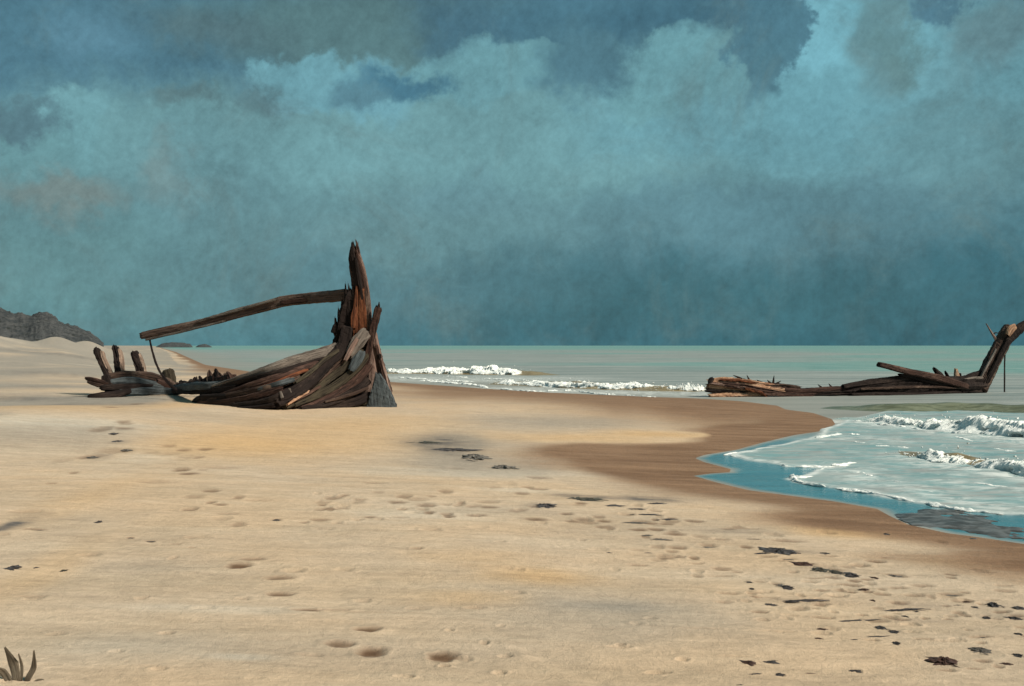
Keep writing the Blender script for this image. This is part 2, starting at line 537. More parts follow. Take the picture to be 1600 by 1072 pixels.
def surface_z(X, Y):
    """height of the finished sand, dents and all"""
    i = int(np.clip(np.searchsorted(RING, math.hypot(X, Y)), 1, len(RING) - 1)); j = int(np.clip(np.searchsorted(ANG, math.atan2(X, Y)), 1, len(ANG) - 1))
    return float(SURF[0][i - 1:i + 1, j - 1:j + 1].max())


def make_sand():
    x, y, f = polar_grid(RING, ANG)
    s = shore_sd(x, y)
    h = base_height(x, y, s)
    k = smooth(0.2, 3, s)
    r = np.hypot(x, y)
    near = 1 / (1 + (r / 45.0) ** 2)
    h += k * (.024 * fbm(x / 1.1, y / .8, 21, 4) + .007 * fbm(x / .22, y / .3, 31, 2) * near)
    # wind streaks and a pale cart track running down the beach
    h += k * .006 * vnoise(x / 2.5, y / .35, 41) * near
    damp = np.zeros_like(x)
    tr = [G(*p)[:2] for p in ((585, 895), (660, 940), (740, 983), (820, 1025), (900, 1065))]
    for a_, b_ in zip(tr, tr[1:]):
        ex, ey = b_[0] - a_[0], b_[1] - a_[1]
        t = np.clip(((x - a_[0]) * ex + (y - a_[1]) * ey) / (ex * ex + ey * ey), 0, 1)
        d = np.hypot(x - a_[0] - t * ex, y - a_[1] - t * ey)
        h += (.006 * np.exp(-(d / .06) ** 2) - .004 * np.exp(-((d - .13) / .06) ** 2)) * smooth(-.3, .2, fbm(x * 2, y * 2, 7, 2))
    for (X, Y, hw, hd, rot, dep, dm) in DENTS:
        ii = np.where((np.abs(x - X) < hw * 2.4) & (np.abs(y - Y) < hd * 2.4))
        if len(ii[0]) == 0: continue
        u = (x[ii] - X) / hw; v = (y[ii] - Y) / hd
        u = u + .35 * vnoise(x[ii] / hw * 1.7, y[ii] / hd * 1.7, 5); v = v + .35 * vnoise(x[ii] / hw * 1.7, y[ii] / hd * 1.7, 6)
        q = u * u + v * v
        h[ii] += -dep * np.exp(-q * q) + dep * .45 * np.exp(-((np.sqrt(q) - 1.35) / .35) ** 2)
        damp[ii] = np.maximum(damp[ii], np.minimum(1, dm * 1.15) * np.exp(-q ** 2 * .8))
    # wetness: what the waves have reached, plus seeping patches
    edge = 2.2 + 2.4 * fbm(x / 5, y / 8, 51, 3) + np.clip(y - 36, 0, 40) * .25 * smooth(-40, -8, x)
    wet = 1 - smooth(.2, 1.25, s / np.maximum(edge, .8))
    wet = np.clip(wet + patch_field(x, y, DAMP, 61), 0, 1.2)
    wet = np.where(s < .25, 1.2, wet)
    grey = np.clip(patch_field(x, y, GREY, 71), 0, 1.2)
    grey = np.minimum(grey, 1.2)
    ochre = np.clip(patch_field(x, y, OCHRE, 81), 0, 1.2)
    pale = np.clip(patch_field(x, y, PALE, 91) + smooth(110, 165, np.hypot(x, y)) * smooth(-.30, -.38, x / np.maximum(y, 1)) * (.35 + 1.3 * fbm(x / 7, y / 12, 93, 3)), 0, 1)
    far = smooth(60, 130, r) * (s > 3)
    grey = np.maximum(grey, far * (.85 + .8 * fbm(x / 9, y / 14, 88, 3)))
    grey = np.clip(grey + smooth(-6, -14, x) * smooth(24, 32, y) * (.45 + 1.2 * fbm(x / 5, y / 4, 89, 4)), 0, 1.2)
    dark = np.clip(patch_field(x, y, DARK, 95) * (.8 + 1.1 * fbm(x / .45, y / .5, 97, 4)), 0, 1)
    m = Mat('beach sand')
    co = m.coord()
    big = m.noise(co, .35, 4, .6)
    streak = m.noise(m.coord((.35, 2.2, 1), (0, 0, R(6))), 1.0, 5, .65, .4)
    fine = m.noise(co, 14, 5, .7)
    grain = m.noise(co, 130, 3, .7)
    c = m.mix(m.rng(big, .38, .62), (.440, .331, .226), (.415, .328, .240))
    c = m.mix(m.math('MULTIPLY', m.rng(streak, .45, .72), .4), c, (.52, .43, .32))
    c = m.mix(m.math('MULTIPLY', m.rng(m.noise(m.coord((.16, .9, 1), (0, 0, R(-4))), 1.0, 6, .7, .6), .46, .70), .5), c, (.335, .262, .180))
    c = m.mix(m.math('MULTIPLY', m.attr('pale'), m.rng(streak, .3, .6, .5, 1.0)), c, (.48, .435, .36))
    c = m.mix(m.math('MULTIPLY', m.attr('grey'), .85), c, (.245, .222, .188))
    c = m.mix(m.math('MULTIPLY', m.attr('ochre'), .7), c, (.46, .30, .150))
    strk = m.noise(m.coord((.7, 3.2, 1), (0, 0, R(9))), 1.4, 6, .72, 1.0)
    strk2 = m.noise(m.coord((2.2, 5.0, 1), (0, 0, R(-14))), 1.5, 5, .7, .6)
    wetf = m.math('MULTIPLY', m.math('ADD', m.attr('wet'), m.math('MULTIPLY_ADD', m.math('ADD', strk, streak), .75, -.75)), 1.0, clamp=True)
    wcol = m.mix(m.rng(streak, .35, .65), (.150, .086, .048), (.215, .132, .078))
    c = m.mix(m.rng(wetf, .05, 1.0), c, wcol)
    c = m.mix(m.math('MULTIPLY', m.attr('damp'), 1.0, clamp=True), c, (.115, .068, .040))
    c = m.mix(m.math('MULTIPLY', m.attr('dark'), m.rng(strk, .36, .58, .45, 1.15), clamp=True), c, (.088, .083, .080))
    v = m.math('MULTIPLY_ADD', m.math('ADD', fine, grain), .46, .66)
    v = m.math('MULTIPLY', v, m.math('MULTIPLY_ADD', m.math('ADD', strk, m.math('MULTIPLY', strk2, .8)), .66, .44))
    vm = m.N.new('ShaderNodeVectorMath'); vm.operation = 'SCALE'
    m.link(c, vm.inputs[0]); m.link(v, vm.inputs['Scale'])
    hgt = m.math('ADD', m.math('MULTIPLY', fine, .8), m.math('MULTIPLY_ADD', grain, .25, m.math('MULTIPLY', streak, .8)))
    m.set(vm.outputs[0], m.rng(wetf, .3, 1.0, .9, .6), m.bump(hgt, .7, .035), m.rng(wetf, .3, 1.0, .1, .12))
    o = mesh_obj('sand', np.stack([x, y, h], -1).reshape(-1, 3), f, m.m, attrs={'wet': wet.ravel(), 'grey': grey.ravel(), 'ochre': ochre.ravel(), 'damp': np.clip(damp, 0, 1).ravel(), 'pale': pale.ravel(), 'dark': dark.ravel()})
    SURF.append(h)
    tag(o, 'pale dry beach sand darkening to brown along the waterline', 'sand', kind='structure')


make_sand()

# ------------------------------------------------------------------ sea
WASH_PX = [(1400, 640), (1330, 655), (1296, 668), (1275, 682), (1225, 694), (1165, 706), (1140, 711), (1162, 717), (1200, 723), (1232, 729), (1268, 729), (1292, 731), (1262, 742), (1240, 748),
           (1256, 755), (1300, 763), (1345, 769), (1390, 777), (1440, 787), (1490, 796), (1540, 801), (1600, 809), (1700, 822)]
WASH = np.array([W0(*p) for p in WASH_PX] + [(10.5, 11.2), (30, 12), (40, 38)])


FROTH = [([(590, 588), (660, 590), (740, 592), (800, 590)], 5.0, .9), ([(790, 606), (880, 609), (980, 612), (1060, 613)], 2.6, .9), ([(1322, 657), (1400, 664), (1500, 675), (1600, 688), (1700, 700)], 1.1, 1.0),
         ([(1412, 712), (1490, 728), (1540, 736), (1600, 745), (1700, 760)], .7, .9), ([(1270, 686), (1340, 683), (1400, 690)], .5, .6), ([(1300, 728), (1360, 750), (1450, 770), (1540, 790)], .5, .7), ([(1480, 752), (1560, 762), (1700, 775)], .5, .6)]


def make_sea():
    rs = RING[RING > 5.0]
    a = ANG
    x, y, f = polar_grid(rs, a)
    s = shore_sd(x, y)
    w = poly_sd(x, y, WASH, len(WASH_PX))
    w = w + .16 * fbm(x / .55, y / 1.0, 13, 3)
    wash = 1 - smooth(-.05, .12, w)
    r = np.hypot(x, y)
    off = -s
    swell = smooth(6, 40, off)
    h = .03 * fbm(x / 1.4, y / .8, 17, 3) * smooth(1, 5, off) + wash * .02 + wash * .035 * fbm(x / .7, y / .6, 19, 3)
    h += swell * .10 * np.sin(y / 5.5 + 2.0 * fbm(x / 30, y / 30, 23, 2) * 2) * np.exp(-r / 300)
    # the stretch between the wash and the shore is a still film, the sky's reflection put in as blue
    blue = (1 - wash) * smooth(30, 22.5, y) * smooth(-.03, .26, off + .12 * fbm(x / .5, y / .8, 27, 3))
    green = smooth(.5, .75, .5 + .55 * fbm(x / 60, y / 45, 29, 3) + .35 * smooth(0, .45, x / np.maximum(y, 1)) * smooth(45, 90, y)) * smooth(60, 110, r)
    deep = np.maximum(smooth(260, 900, r), .85 * green)
    sand_ = smooth(14, 0, off) * (1 - wash) * (1 - blue)
    m = Mat('sea water')
    co = m.coord()
    rip = m.noise(m.coord((.9, 1.8, 1)), 1.2, 6, .62, .5)
    rip2 = m.noise(m.coord((.25, 1.0, 1)), .6, 5, .6, .3)
    lace = m.noise(m.coord((1.0, 1.6, 1)), 1.6, 7, .68, 1.1)
    lace2 = m.voronoi(m.coord((1, 1.4, 1)), 1.3, 'DISTANCE_TO_EDGE')
    c = m.mix(m.rng(rip2, .35, .65), (.225, .260, .250), (.315, .340, .322))
    band = m.noise(m.coord((.03, .45, 1)), 1.0, 6, .65, .5)
    c = m.mix(m.math('MULTIPLY', m.rng(band, .42, .62), .85), c, (.150, .190, .185))
    c = m.mix(m.attr('deep'), c, m.mix(m.rng(rip2, .4, .6), (.105, .245, .230), (.185, .300, .280)))
    c = m.mix(m.math('MULTIPLY', m.attr('shallow'), .6), c, (.25, .24, .21))
    wc = m.mix(m.rng(rip, .38, .62), (.165, .29, .30), (.285, .345, .34))
    wc = m.mix(m.math('MULTIPLY', m.rng(lace, .54, .70), .7), wc, (.50, .56, .55))
    wc = m.mix(m.math('MULTIPLY', m.rng(m.noise(m.coord((.5, 1.5, 1)), 1.1, 5, .65, .8), .5, .66), .7), wc, (.24, .245, .24))
    c = m.mix(m.attr('wash'), c, wc)
    c = m.mix(m.attr('blue'), c, m.mix(m.rng(rip, .35, .65), (.035, .165, .205), (.05, .19, .225)))
    c = m.mix(m.math('MULTIPLY', m.attr('edge'), m.rng(lace, .36, .55)), c, (.62, .66, .64))
    hgt = m.math('ADD', m.math('MULTIPLY', rip, 1.0), m.math('MULTIPLY', rip2, .8))
    rough = m.math('SUBTRACT', .55, m.math('MULTIPLY', m.attr('blue'), .40))
    spec = m.math('MULTIPLY_ADD', m.attr('blue'), .28, .12)
    m.set(c, rough, m.bump(hgt, .5, .06), spec)
    fo = m.math('MULTIPLY', m.attr('froth'), m.rng(m.noise(m.coord((1.2, 2.4, 1)), 1.7, 7, .7, 1.0), .42, .60))
    m.link(m.mix(fo, c, (.62, .66, .64)), m.bsdf.inputs['Base Color'])
    froth = np.zeros_like(x)
    for pth_, rr_, amt in FROTH:
        q = np.array([W0(*p) for p in pth_])
        froth = np.maximum(froth, amt * np.exp(-(np.abs(poly_sd(x, y - rr_ * -.5, q, len(q))) / rr_) ** 2))
    o = mesh_obj('sea', np.stack([x, y, h], -1).reshape(-1, 3), f, m.m,
                 attrs={'wash': wash.ravel(), 'blue': np.clip(blue, 0, 1).ravel(), 'deep': np.clip(deep, 0, 1).ravel(), 'shallow': np.clip(sand_, 0, 1).ravel(), 'froth': froth.ravel(), 'edge': (np.exp(-((w + .03) / .10) ** 2) * smooth(40, 30, y)).ravel()})
    tag(o, 'grey green sea with turquoise horizon and blue shallows by the shore', 'sea', kind='structure')


make_sea()

# ------------------------------------------------------------------ far hill and headland
def make_hill():
    u = np.linspace(0, 1, 260); v = np.linspace(0, 1, 70)
    U, V = np.meshgrid(u, v)
    y = 235 + V * 150
    ratio = -0.60 + U * (0.60 - 0.372)          # x / y, in directions along the view
    x = ratio * y
    pxs = 800 + ratio * F
    top = np.interp(pxs, [-300, -60, 0, 28, 45, 60, 78, 100, 118, 140, 165], [470, 476, 484, 494, 497, 493, 495, 507, 514, 524, 540])
    H = CAMZ - (top - HOR) / F * 270
    prof = smooth(0, .33, V) * (1 - .6 * smooth(.4, 1, V))
    h = H * prof * (1 + .10 * fbm(x / 9, y / 14, 33, 4)) + 2.0 * np.abs(fbm(x / 4.2, y / 6, 35, 4)) * prof ** 0 * (1 + .0) * np.minimum(1, H / 6 + .2) ** 2 * 1.0 + .9 * np.abs(fbm(x / 1.4, y / 2.5, 37, 3)) * prof * smooth(.3, .9, H / 6) - .4 * (1 - prof)
    nr, na = U.shape
    i = np.arange(nr - 1)[:, None] * na + np.arange(na - 1)[None, :]
    f = np.stack([i, i + 1, i + na + 1, i + na], -1).reshape(-1, 4)
    m = Mat('scrub covered hill')
    co = m.coord()
    a = m.noise(co, .22, 6, .65); b = m.noise(co, 1.3, 5, .7)
    c = m.mix(m.rng(a, .42, .58), (.045, .052, .056), (.080, .084, .086))
    c = m.mix(m.math('MULTIPLY', m.rng(b, .45, .65), .6), c, (.115, .118, .116))
    c = m.mix(m.math('MULTIPLY', m.rng(m.noise(co, .5, 5, .7), .55, .62), .8), c, (.030, .034, .032))
    m.set(c, .95, m.bump(m.math('ADD', a, b), .9, .8), .05)
    o = mesh_obj('hill', np.stack([x, y, h], -1).reshape(-1, 3), f, m.m)
    tag(o, 'dark scrub covered hill behind the far dunes on the left', 'hill', kind='structure')
    # low distant headlands on the shore
    for tops, label in (([(244, 541), (252, 536), (262, 534.2), (285, 534.6), (297, 536.5), (301, 541)], 'low dark headland just left above the beam end'),
                        ([(306, 541), (311, 538), (320, 537), (327, 539), (331, 541)], 'small farther headland seen beneath the beam')):
        xs = np.linspace(tops[0][0], tops[-1][0], 60); vv = np.linspace(0, 1, 14)
        X_, V_ = np.meshgrid(xs, vv)
        Yd = 1300 + 260 * V_
        top = np.interp(X_, [t[0] for t in tops], [t[1] for t in tops])
        Hh = CAMZ - (top - HOR) / F * 1400
        z = Hh * np.sin(np.pi * np.clip(V_ * .9 + .05, 0, 1)) * (1 + .15 * fbm(X_ / 6, V_ * 6, 44, 3)) - .6
        xw = (X_ - 800) / F * Yd
        nr, na = X_.shape
        i = np.arange(nr - 1)[:, None] * na + np.arange(na - 1)[None, :]
        f = np.stack([i, i + 1, i + na + 1, i + na], -1).reshape(-1, 4)
        o = mesh_obj('headland', np.stack([xw, Yd, z], -1).reshape(-1, 3), f, m.m)
        tag(o, label, 'headland', kind='structure')


make_hill()

# ------------------------------------------------------------------ timbers
def wood(name, dark, mid, light, lightness=.5, rough=.85):
    m = Mat(name)
    g = m.attr('grain', True)
    long_ = m.noise(m.coord((14, 14, .9), src=g), 1.6, 6, .66, .25)
    fib = m.noise(m.coord((60, 60, 2.2), src=g), 1.6, 4, .6, .1)
    patch = m.noise(m.coord((1.3, 1.3, .7), src=g), 1.5, 4, .6)
    c = m.mix(m.rng(long_, .34, .60), dark, mid)
    c = m.mix(m.math('MULTIPLY', m.rng(m.math('ADD', m.math('MULTIPLY', fib, .5), m.math('MULTIPLY', patch, .5)), .5, .64), lightness), c, light)
    crack = m.rng(m.noise(m.coord((26, 26, .8), src=g), 1.3, 3, .5), .30, .40)
    c = m.mix(crack, tuple(v * .35 for v in dark), c)
    hgt = m.math('ADD', m.math('MULTIPLY', long_, .9), m.math('ADD', m.math('MULTIPLY', fib, .35), m.math('MULTIPLY', crack, .5)))
    return m.set(c, rough, m.bump(hgt, .9, .035), .2)


WD = {
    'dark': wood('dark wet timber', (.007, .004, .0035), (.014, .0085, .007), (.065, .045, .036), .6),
    'brown': wood('brown weathered timber', (.016, .009, .007), (.055, .033, .024), (.21, .15, .115), .75),
    'rib': wood('pale sunlit rib timber', (.07, .045, .034), (.26, .185, .14), (.46, .36, .28), .7),  # sunlight on the rib sides put into the colour
    'beam': wood('bleached beam timber', (.040, .026, .020), (.105, .070, .055), (.21, .155, .125), .7),
    'red': wood('rusty red timber', (.035, .012, .007), (.145, .048, .020), (.25, .105, .048), .65),
    'redbrown': wood('red brown timber', (.013, .007, .0055), (.052, .026, .019), (.15, .090, .068), .6),
    'grey': wood('silvered grey timber', (.050, .040, .034), (.155, .130, .110), (.30, .265, .23), .6),
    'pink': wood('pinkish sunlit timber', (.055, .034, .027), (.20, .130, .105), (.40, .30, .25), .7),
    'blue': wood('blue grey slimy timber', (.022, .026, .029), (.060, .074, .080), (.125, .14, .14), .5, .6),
    'olive': wood('olive weedy timber', (.014, .010, .007), (.042, .034, .021), (.11, .092, .06), .5),
    'tan': wood('splintered tan timber', (.17, .080, .045), (.42, .25, .155), (.66, .50, .36), .65),
    'rope': wood('tarred rope', (.012, .009, .008), (.02, .015, .012), (.04, .03, .025), .3),
}


def catmull(pts, n):
    pts = [np.array(p, float) for p in pts]
    P_ = [2 * pts[0] - pts[1]] + pts + [2 * pts[-1] - pts[-2]]
    out = []
    m = len(pts) - 1
    for i in range(n):
        t = i / (n - 1) * m
        k = min(int(t), m - 1); u = t - k
        a, b, c, d = P_[k:k + 4]
        out.append(.5 * (2 * b + (c - a) * u + (2 * a - 5 * b + 4 * c - d) * u * u + (3 * b - a - 3 * c + d) * u ** 3))
    return np.array(out)


_seed = [0]


def timber(name, pts, w, t, mat, root, label=None, jag=(.06, .06), rough=.12, nper=18, taper_end=None, ref=(0, 1, 0), step=.05, square=.6):
    """one weathered balk: pts world points, w width(s) across the view in metres, t thickness in metres"""
    _seed[0] += 1
    sd = _seed[0]
    rng = np.random.RandomState(sd * 13 + 5)
    L = sum((Vector(b) - Vector(a)).length for a, b in zip(pts, pts[1:]))
    n = int(max(8, min(110, L / step)))
    path = catmull(pts, n)
    if np.isscalar(w): w = [w] * len(pts)
    if np.isscalar(t): t = [t] * len(pts)
    tt = np.linspace(0, len(pts) - 1, n)
    ww = np.interp(tt, range(len(pts)), w); th = np.interp(tt, range(len(pts)), t)
    T = np.gradient(path, axis=0); T /= np.linalg.norm(T, axis=1)[:, None] + 1e-9
    D = np.array(ref, float)[None, :] - (T @ np.array(ref, float))[:, None] * T
    D /= np.linalg.norm(D, axis=1)[:, None] + 1e-9
    S = np.cross(T, D)
    ang = np.linspace(0, 2 * math.pi, nper, endpoint=False) + .1
    cx = np.sign(np.cos(ang)) * np.abs(np.cos(ang)) ** square; cy = np.sign(np.sin(ang)) * np.abs(np.sin(ang)) ** square
    along = np.concatenate([[0], np.cumsum(np.linalg.norm(np.diff(path, axis=0), axis=1))])
    AA, LL = np.meshgrid(np.arange(nper), along)
    wbar = float(np.mean(ww))
    groove = rng.rand(nper) - .5
    rad = 1 + rough * (1.1 * groove[None, :] + 1.2 * fbm(LL / (wbar * 3 + .1), AA * .9, sd, 3) + .8 * fbm(LL / .09, AA * 1.7, sd + 50, 2))
    wob = fbm(along / (wbar * 5 + .2), along * 0 + 3.1, sd + 7, 3) * wbar * .16
    sx = cx[None, :] * (ww[:, None] / 2) * rad; dy = cy[None, :] * (th[:, None] / 2) * rad
    V = path[:, None, :] + S[:, None, :] * (sx[..., None] + wob[:, None, None]) + D[:, None, :] * dy[..., None]
    # broken ends: the fibres stop at different lengths
    for e, j in ((0, jag[0]), (-1, jag[1])):
        if j <= 0: continue
        ext = rng.rand(nper) ** 1.6 * j
        ext = np.where(np.arange(nper) % 2 == 0, ext * .35, ext)
        sign = -1 if e == 0 else 1
        V[e] += sign * T[e][None, :] * (ext[:, None])
        V[e] = V[e] + (path[e] + sign * T[e] * ext.mean() - V[e]) * .18
    verts = V.reshape(-1, 3)
    grain = np.stack([sx.ravel() + sd * 3.7, dy.ravel() + sd * 1.9, LL.ravel()], -1)
    i = np.arange(n - 1)[:, None] * nper + np.arange(nper)[None, :]
    i2 = np.arange(n - 1)[:, None] * nper + (np.arange(nper)[None, :] + 1) % nper
    quads = np.stack([i, i2, i2 + nper, i + nper], -1).reshape(-1, 4)
    faces = [tuple(q) for q in quads]
    c0 = len(verts); c1 = c0 + 1
    verts = np.vstack([verts, path[0] + T[0] * jag[0] * .15, path[-1] - T[-1] * jag[1] * .15])
    grain = np.vstack([grain, [sd * 3.7, sd * 1.9, 0], [sd * 3.7, sd * 1.9, along[-1]]])
    for k in range(nper):
        faces.append((c0, (k + 1) % nper, k))
        faces.append((c1, (n - 1) * nper + k, (n - 1) * nper + (k + 1) % nper))
    o = mesh_obj(name, verts, faces, WD[mat], attrs={'grain': grain}, smooth_shade=False)
    adopt(o, root)
    if label: o['label'] = label
    return o


# ------------------------------------------------------------------ the big wreck on the sand
YB_X = [125, 155, 200, 275, 310, 380, 440, 520, 580, 620]
YB_P = [620, 621, 620, 616, 630, 636, 640, 636, 635, 636]
_yb = [G(a, b) for a, b in zip(YB_X, YB_P)]
YB_Y = [g[1] for g in _yb]


def yb(px): return float(np.interp(px, YB_X, YB_Y))


def PH(px, py, off=0.0):
    lean = float(np.interp(px, [470, 560], [.010, .0025]))
    b = float(np.interp(px, YB_X, YB_P))
    return P(px, py, yb(px) + (b - py) * lean + off)


def hull_piece(name, pts, wpx, t, mat, root, label=None, off=0.0, jag=(.08, .08), **k):
    pp = [PH(p[0], p[1], off + (p[2] if len(p) > 2 else 0)) for p in pts]
    sc_ = yb(pts[0][0]) / F
    w = [v * sc_ for v in wpx] if isinstance(wpx, (list, tuple)) else wpx * sc_
    return timber(name, pp, w, t, WD and mat, root, label, jag, **k)


def make_wreck():
    g = G(520, 636)
    root = empty('shipwreck', (g[0], g[1], g[2]))
    tag(root, 'large dark broken shipwreck with a tall splintered stem and long slanting beam on dry sand', 'shipwreck')
    # the hull side behind the planks: a lofted skin with thickness
    topc = [(612, 628), (596, 575), (575, 530), (545, 535), (512, 548), (436, 570), (385, 588), (340, 604), (312, 616)]
    botc = [(616, 640), (600, 641), (580, 640), (550, 641), (515, 641), (440, 644), (390, 640), (345, 636), (312, 632)]
    n, mm = 90, 16
    A = catmull([PH(*p, .22) for p in topc], n); B = catmull([PH(*p, .10) for p in botc], n)
    vv = np.linspace(0, 1, mm)
    grid = A[:, None, :] * (1 - vv)[None, :, None] + B[:, None, :] * vv[None, :, None]
    grid[..., 1] -= (np.sin(vv * math.pi) * .10)[None, :]
    grid[..., 1] += .05 * fbm(np.arange(n)[:, None] * .3 + vv[None, :] * 0, vv[None, :] * 9, 3, 3)
    back = grid.copy(); back[..., 1] += .16
    allv = np.concatenate([grid.reshape(-1, 3), back.reshape(-1, 3)])
    i = np.arange(n - 1)[:, None] * mm + np.arange(mm - 1)[None, :]
    f1 = np.stack([i, i + 1, i + mm + 1, i + mm], -1).reshape(-1, 4)
    f2 = np.stack([i, i + mm, i + mm + 1, i + 1], -1).reshape(-1, 4) + n * mm
    rim = [a * mm for a in range(n)] + [(n - 1) * mm + b for b in range(1, mm)] + [a * mm + mm - 1 for a in range(n - 2, -1, -1)] + [b for b in range(mm - 2, 0, -1)]
    f3 = np.array([(a, b, b + n * mm, a + n * mm) for a, b in zip(rim, rim[1:] + rim[:1])])
    gr = np.stack([np.tile(vv * 1.2, n * 2), np.zeros(n * mm * 2), np.tile(np.repeat(np.linspace(0, 7, n), mm), 2)], -1)
    hull = mesh_obj('hull_side', allv, np.vstack([f1, f2, f3]), WD['dark'], attrs={'grain': gr}, smooth_shade=False)
    adopt(hull, root)

    def hp(*a, **k): return hull_piece(*a, **k)
    # stem
    Ys = YB_Y[-2] + .35
    pst = [P(x_, y_, Ys) for x_, y_ in ((592, 640), (587, 600), (580, 560), (571, 520), (566, 480), (562, 440), (555, 408), (555, 388))]
    k = Ys / F
    stem = timber('stem_post', pst, [46 * k, 40 * k, 34 * k, 29 * k, 25 * k, 20 * k, 14 * k, 11 * k], [.6, .6, .55, .5, .45, .4, .34, .25], 'brown', root, jag=(.05, .26), rough=.22, nper=26, step=.035)

    def sp(name, pts, wpx, t, mat, off, parent=stem, jag=(.12, .12), label=None, **kw):
        pp = [P(p[0], p[1], Ys + off) for p in pts]
        w = [v * k for v in wpx] if isinstance(wpx, (list, tuple)) else wpx * k
        o = timber(name, pp, w, t, mat, root, label, jag, **kw)
        if parent is not root:
            o.parent = parent
            # parts of the stem keep the wreck's origin: the stem's own origin sits there too
        return o
    # rust coloured inner wood and dark splinters of the stem
    sp('stem_splinter', [(569, 530), (567, 490), (566, 452)], [16, 15, 8], .16, 'red', -.30, label='rusty orange exposed inner wood')
    sp('stem_splinter', [(556, 520), (556, 486), (558, 448)], [9, 9, 4], .14, 'red', -.29)
    sp('stem_splinter', [(552, 512), (552, 495), (554, 482)], [8, 9, 5], .12, 'red', -.36)
    sp('stem_splinter', [(577, 528), (575, 490), (571, 455)], [8, 8, 5], .14, 'brown', -.30)
    sp('stem_splinter', [(572, 462), (563, 420), (557, 392)], [8, 8, 4], .14, 'redbrown', -.24)
    sp('stem_splinter', [(558, 450), (555, 420), (551, 396), (551, 384)], [11, 10, 8, 4], .16, 'dark', -.22, jag=(.1, .2))
    sp('stem_splinter', [(567, 466), (561, 432), (556, 405)], [6, 6, 4], .10, 'dark', -.33)
    sp('stem_splinter', [(551, 420), (548, 405), (549, 390)], [7, 7, 4], .12, 'dark', -.15)
    sp('stem_splinter', [(562, 402), (559, 388), (557, 379)], [5, 5, 2], .09, 'redbrown', -.1, jag=(.1, .2))
    sp('stem_splinter', [(553, 395), (553, 386), (552, 380)], [4, 4, 2], .08, 'dark', -.05, jag=(.05, .15))
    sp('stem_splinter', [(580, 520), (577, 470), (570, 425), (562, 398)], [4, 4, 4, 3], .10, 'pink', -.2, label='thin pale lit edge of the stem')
    # dark inner apron falling from the stem to the left
    sp('apron', [(552, 458), (546, 488), (541, 518), (532, 546)], [20, 32, 34, 30], .40, 'dark', -.12, parent=root, jag=(.3, .1), rough=.3, label='dark ragged inner timber under the beam')
    for x_, y0, y1, w_ in ((541, 478, 446, 4), (546, 480, 449, 5), (552, 474, 452, 4), (535, 500, 470, 5), (530, 512, 486, 5), (525, 524, 500, 6), (539, 508, 474, 6), (545, 505, 464, 6), (528, 535, 512, 7), (533, 520, 490, 6)):
        sp('apron_splinter', [(x_ + 2, y0), (x_, (y0 + y1) / 2), (x_ - 1, y1)], [w_ + 1, w_, w_ * .5], .12, 'dark', -.2 - .01 * (x_ % 7), parent=root, jag=(.06, .22), rough=.25)
    sp('broken_bolt', [(521, 520), (525, 508)], [9, 7], .16, 'dark', -.22, parent=root, jag=(.03, .05), label='black rounded iron lump on the apron')
    # curving dark frame from the apron down to the sand
    hp('frame', [(543, 512, .1), (534, 545, 0), (512, 568, -.1), (488, 592, -.2), (468, 608, -.25), (432, 630, -.2)], [18, 21, 20, 21, 20, 16], .30, 'dark', root, off=-.12, rough=.22)
    hp('frame', [(528, 548, 0), (508, 562, -.1), (484, 582, -.18), (462, 598, -.2)], [6, 7, 7, 5], .12, 'olive', root, off=-.30)
    # sheer plank, pale along the top
    hp('sheer_plank', [(528, 541), (508, 550), (472, 562), (436, 571), (400, 583), (364, 594), (330, 604)], [14, 18, 17, 14, 12, 8, 5], .20, 'grey', root, off=-.06, label='pale grey brown top plank', jag=(.05, .2))
    hp('hull_plank', [(505, 561), (470, 571), (436, 582), (390, 592), (350, 604), (322, 613)], [8, 8, 9, 8, 7, 5], .16, 'dark', root, off=-.10)  # dark strip painting the shaded gap under the sheer plank
    hp('hull_plank', [(496, 567), (462, 580), (428, 591), (390, 603), (340, 620)], [9, 11, 10, 10, 7], .16, 'redbrown', root, off=-.16)
    hp('hull_plank', [(480, 578), (455, 588), (430, 598), (404, 606)], [5, 6, 6, 4], .10, 'red', root, off=-.25)
    hp('hull_plank', [(466, 590), (436, 601), (400, 611), (358, 620), (318, 628)], [10, 11, 12, 12, 8], .16, 'brown', root, off=-.20)
    hp('hull_plank', [(458, 593), (440, 598), (420, 604), (404, 608)], [7, 9, 9, 5], .10, 'blue', root, off=-.30, label='blue grey patch of slimy planking')
    hp('hull_plank', [(440, 608), (400, 620), (360, 628), (312, 630)], [12, 12, 10, 8], .18, 'redbrown', root, off=-.22)
    hp('hull_plank', [(470, 606), (440, 620), (410, 630), (366, 634)], [14, 15, 13, 8], .20, 'dark', root, off=-.28)
    hp('hull_plank', [(430, 633), (405, 636), (374, 637)], [8, 7, 4], .2, 'dark', root, off=-.30)
    # planking right of the frame, fanning up to the stem
    hp('hull_plank', [(562, 545), (540, 570), (512, 592), (478, 618), (446, 636)], [13, 14, 14, 13, 8], .16, 'olive', root, off=-.16, label='olive green weedy plank')
    hp('hull_plank', [(575, 552), (556, 576), (530, 598), (498, 616), (460, 634)], [11, 13, 13, 12, 7], .16, 'olive', root, off=-.22)
    hp('hull_plank', [(548, 540), (536, 560), (514, 580), (492, 600)], [9, 10, 8, 6], .12, 'brown', root, off=-.2)
    hp('hull_plank', [(574, 519), (560, 535), (547, 553)], [18, 22, 14], .14, 'grey', root, off=-.30, jag=(.12, .16), label='pale silvered plank at the stem')
    hp('hull_plank', [(558, 530), (549, 545), (540, 562)], [7, 8, 6], .10, 'pink', root, off=-.38)
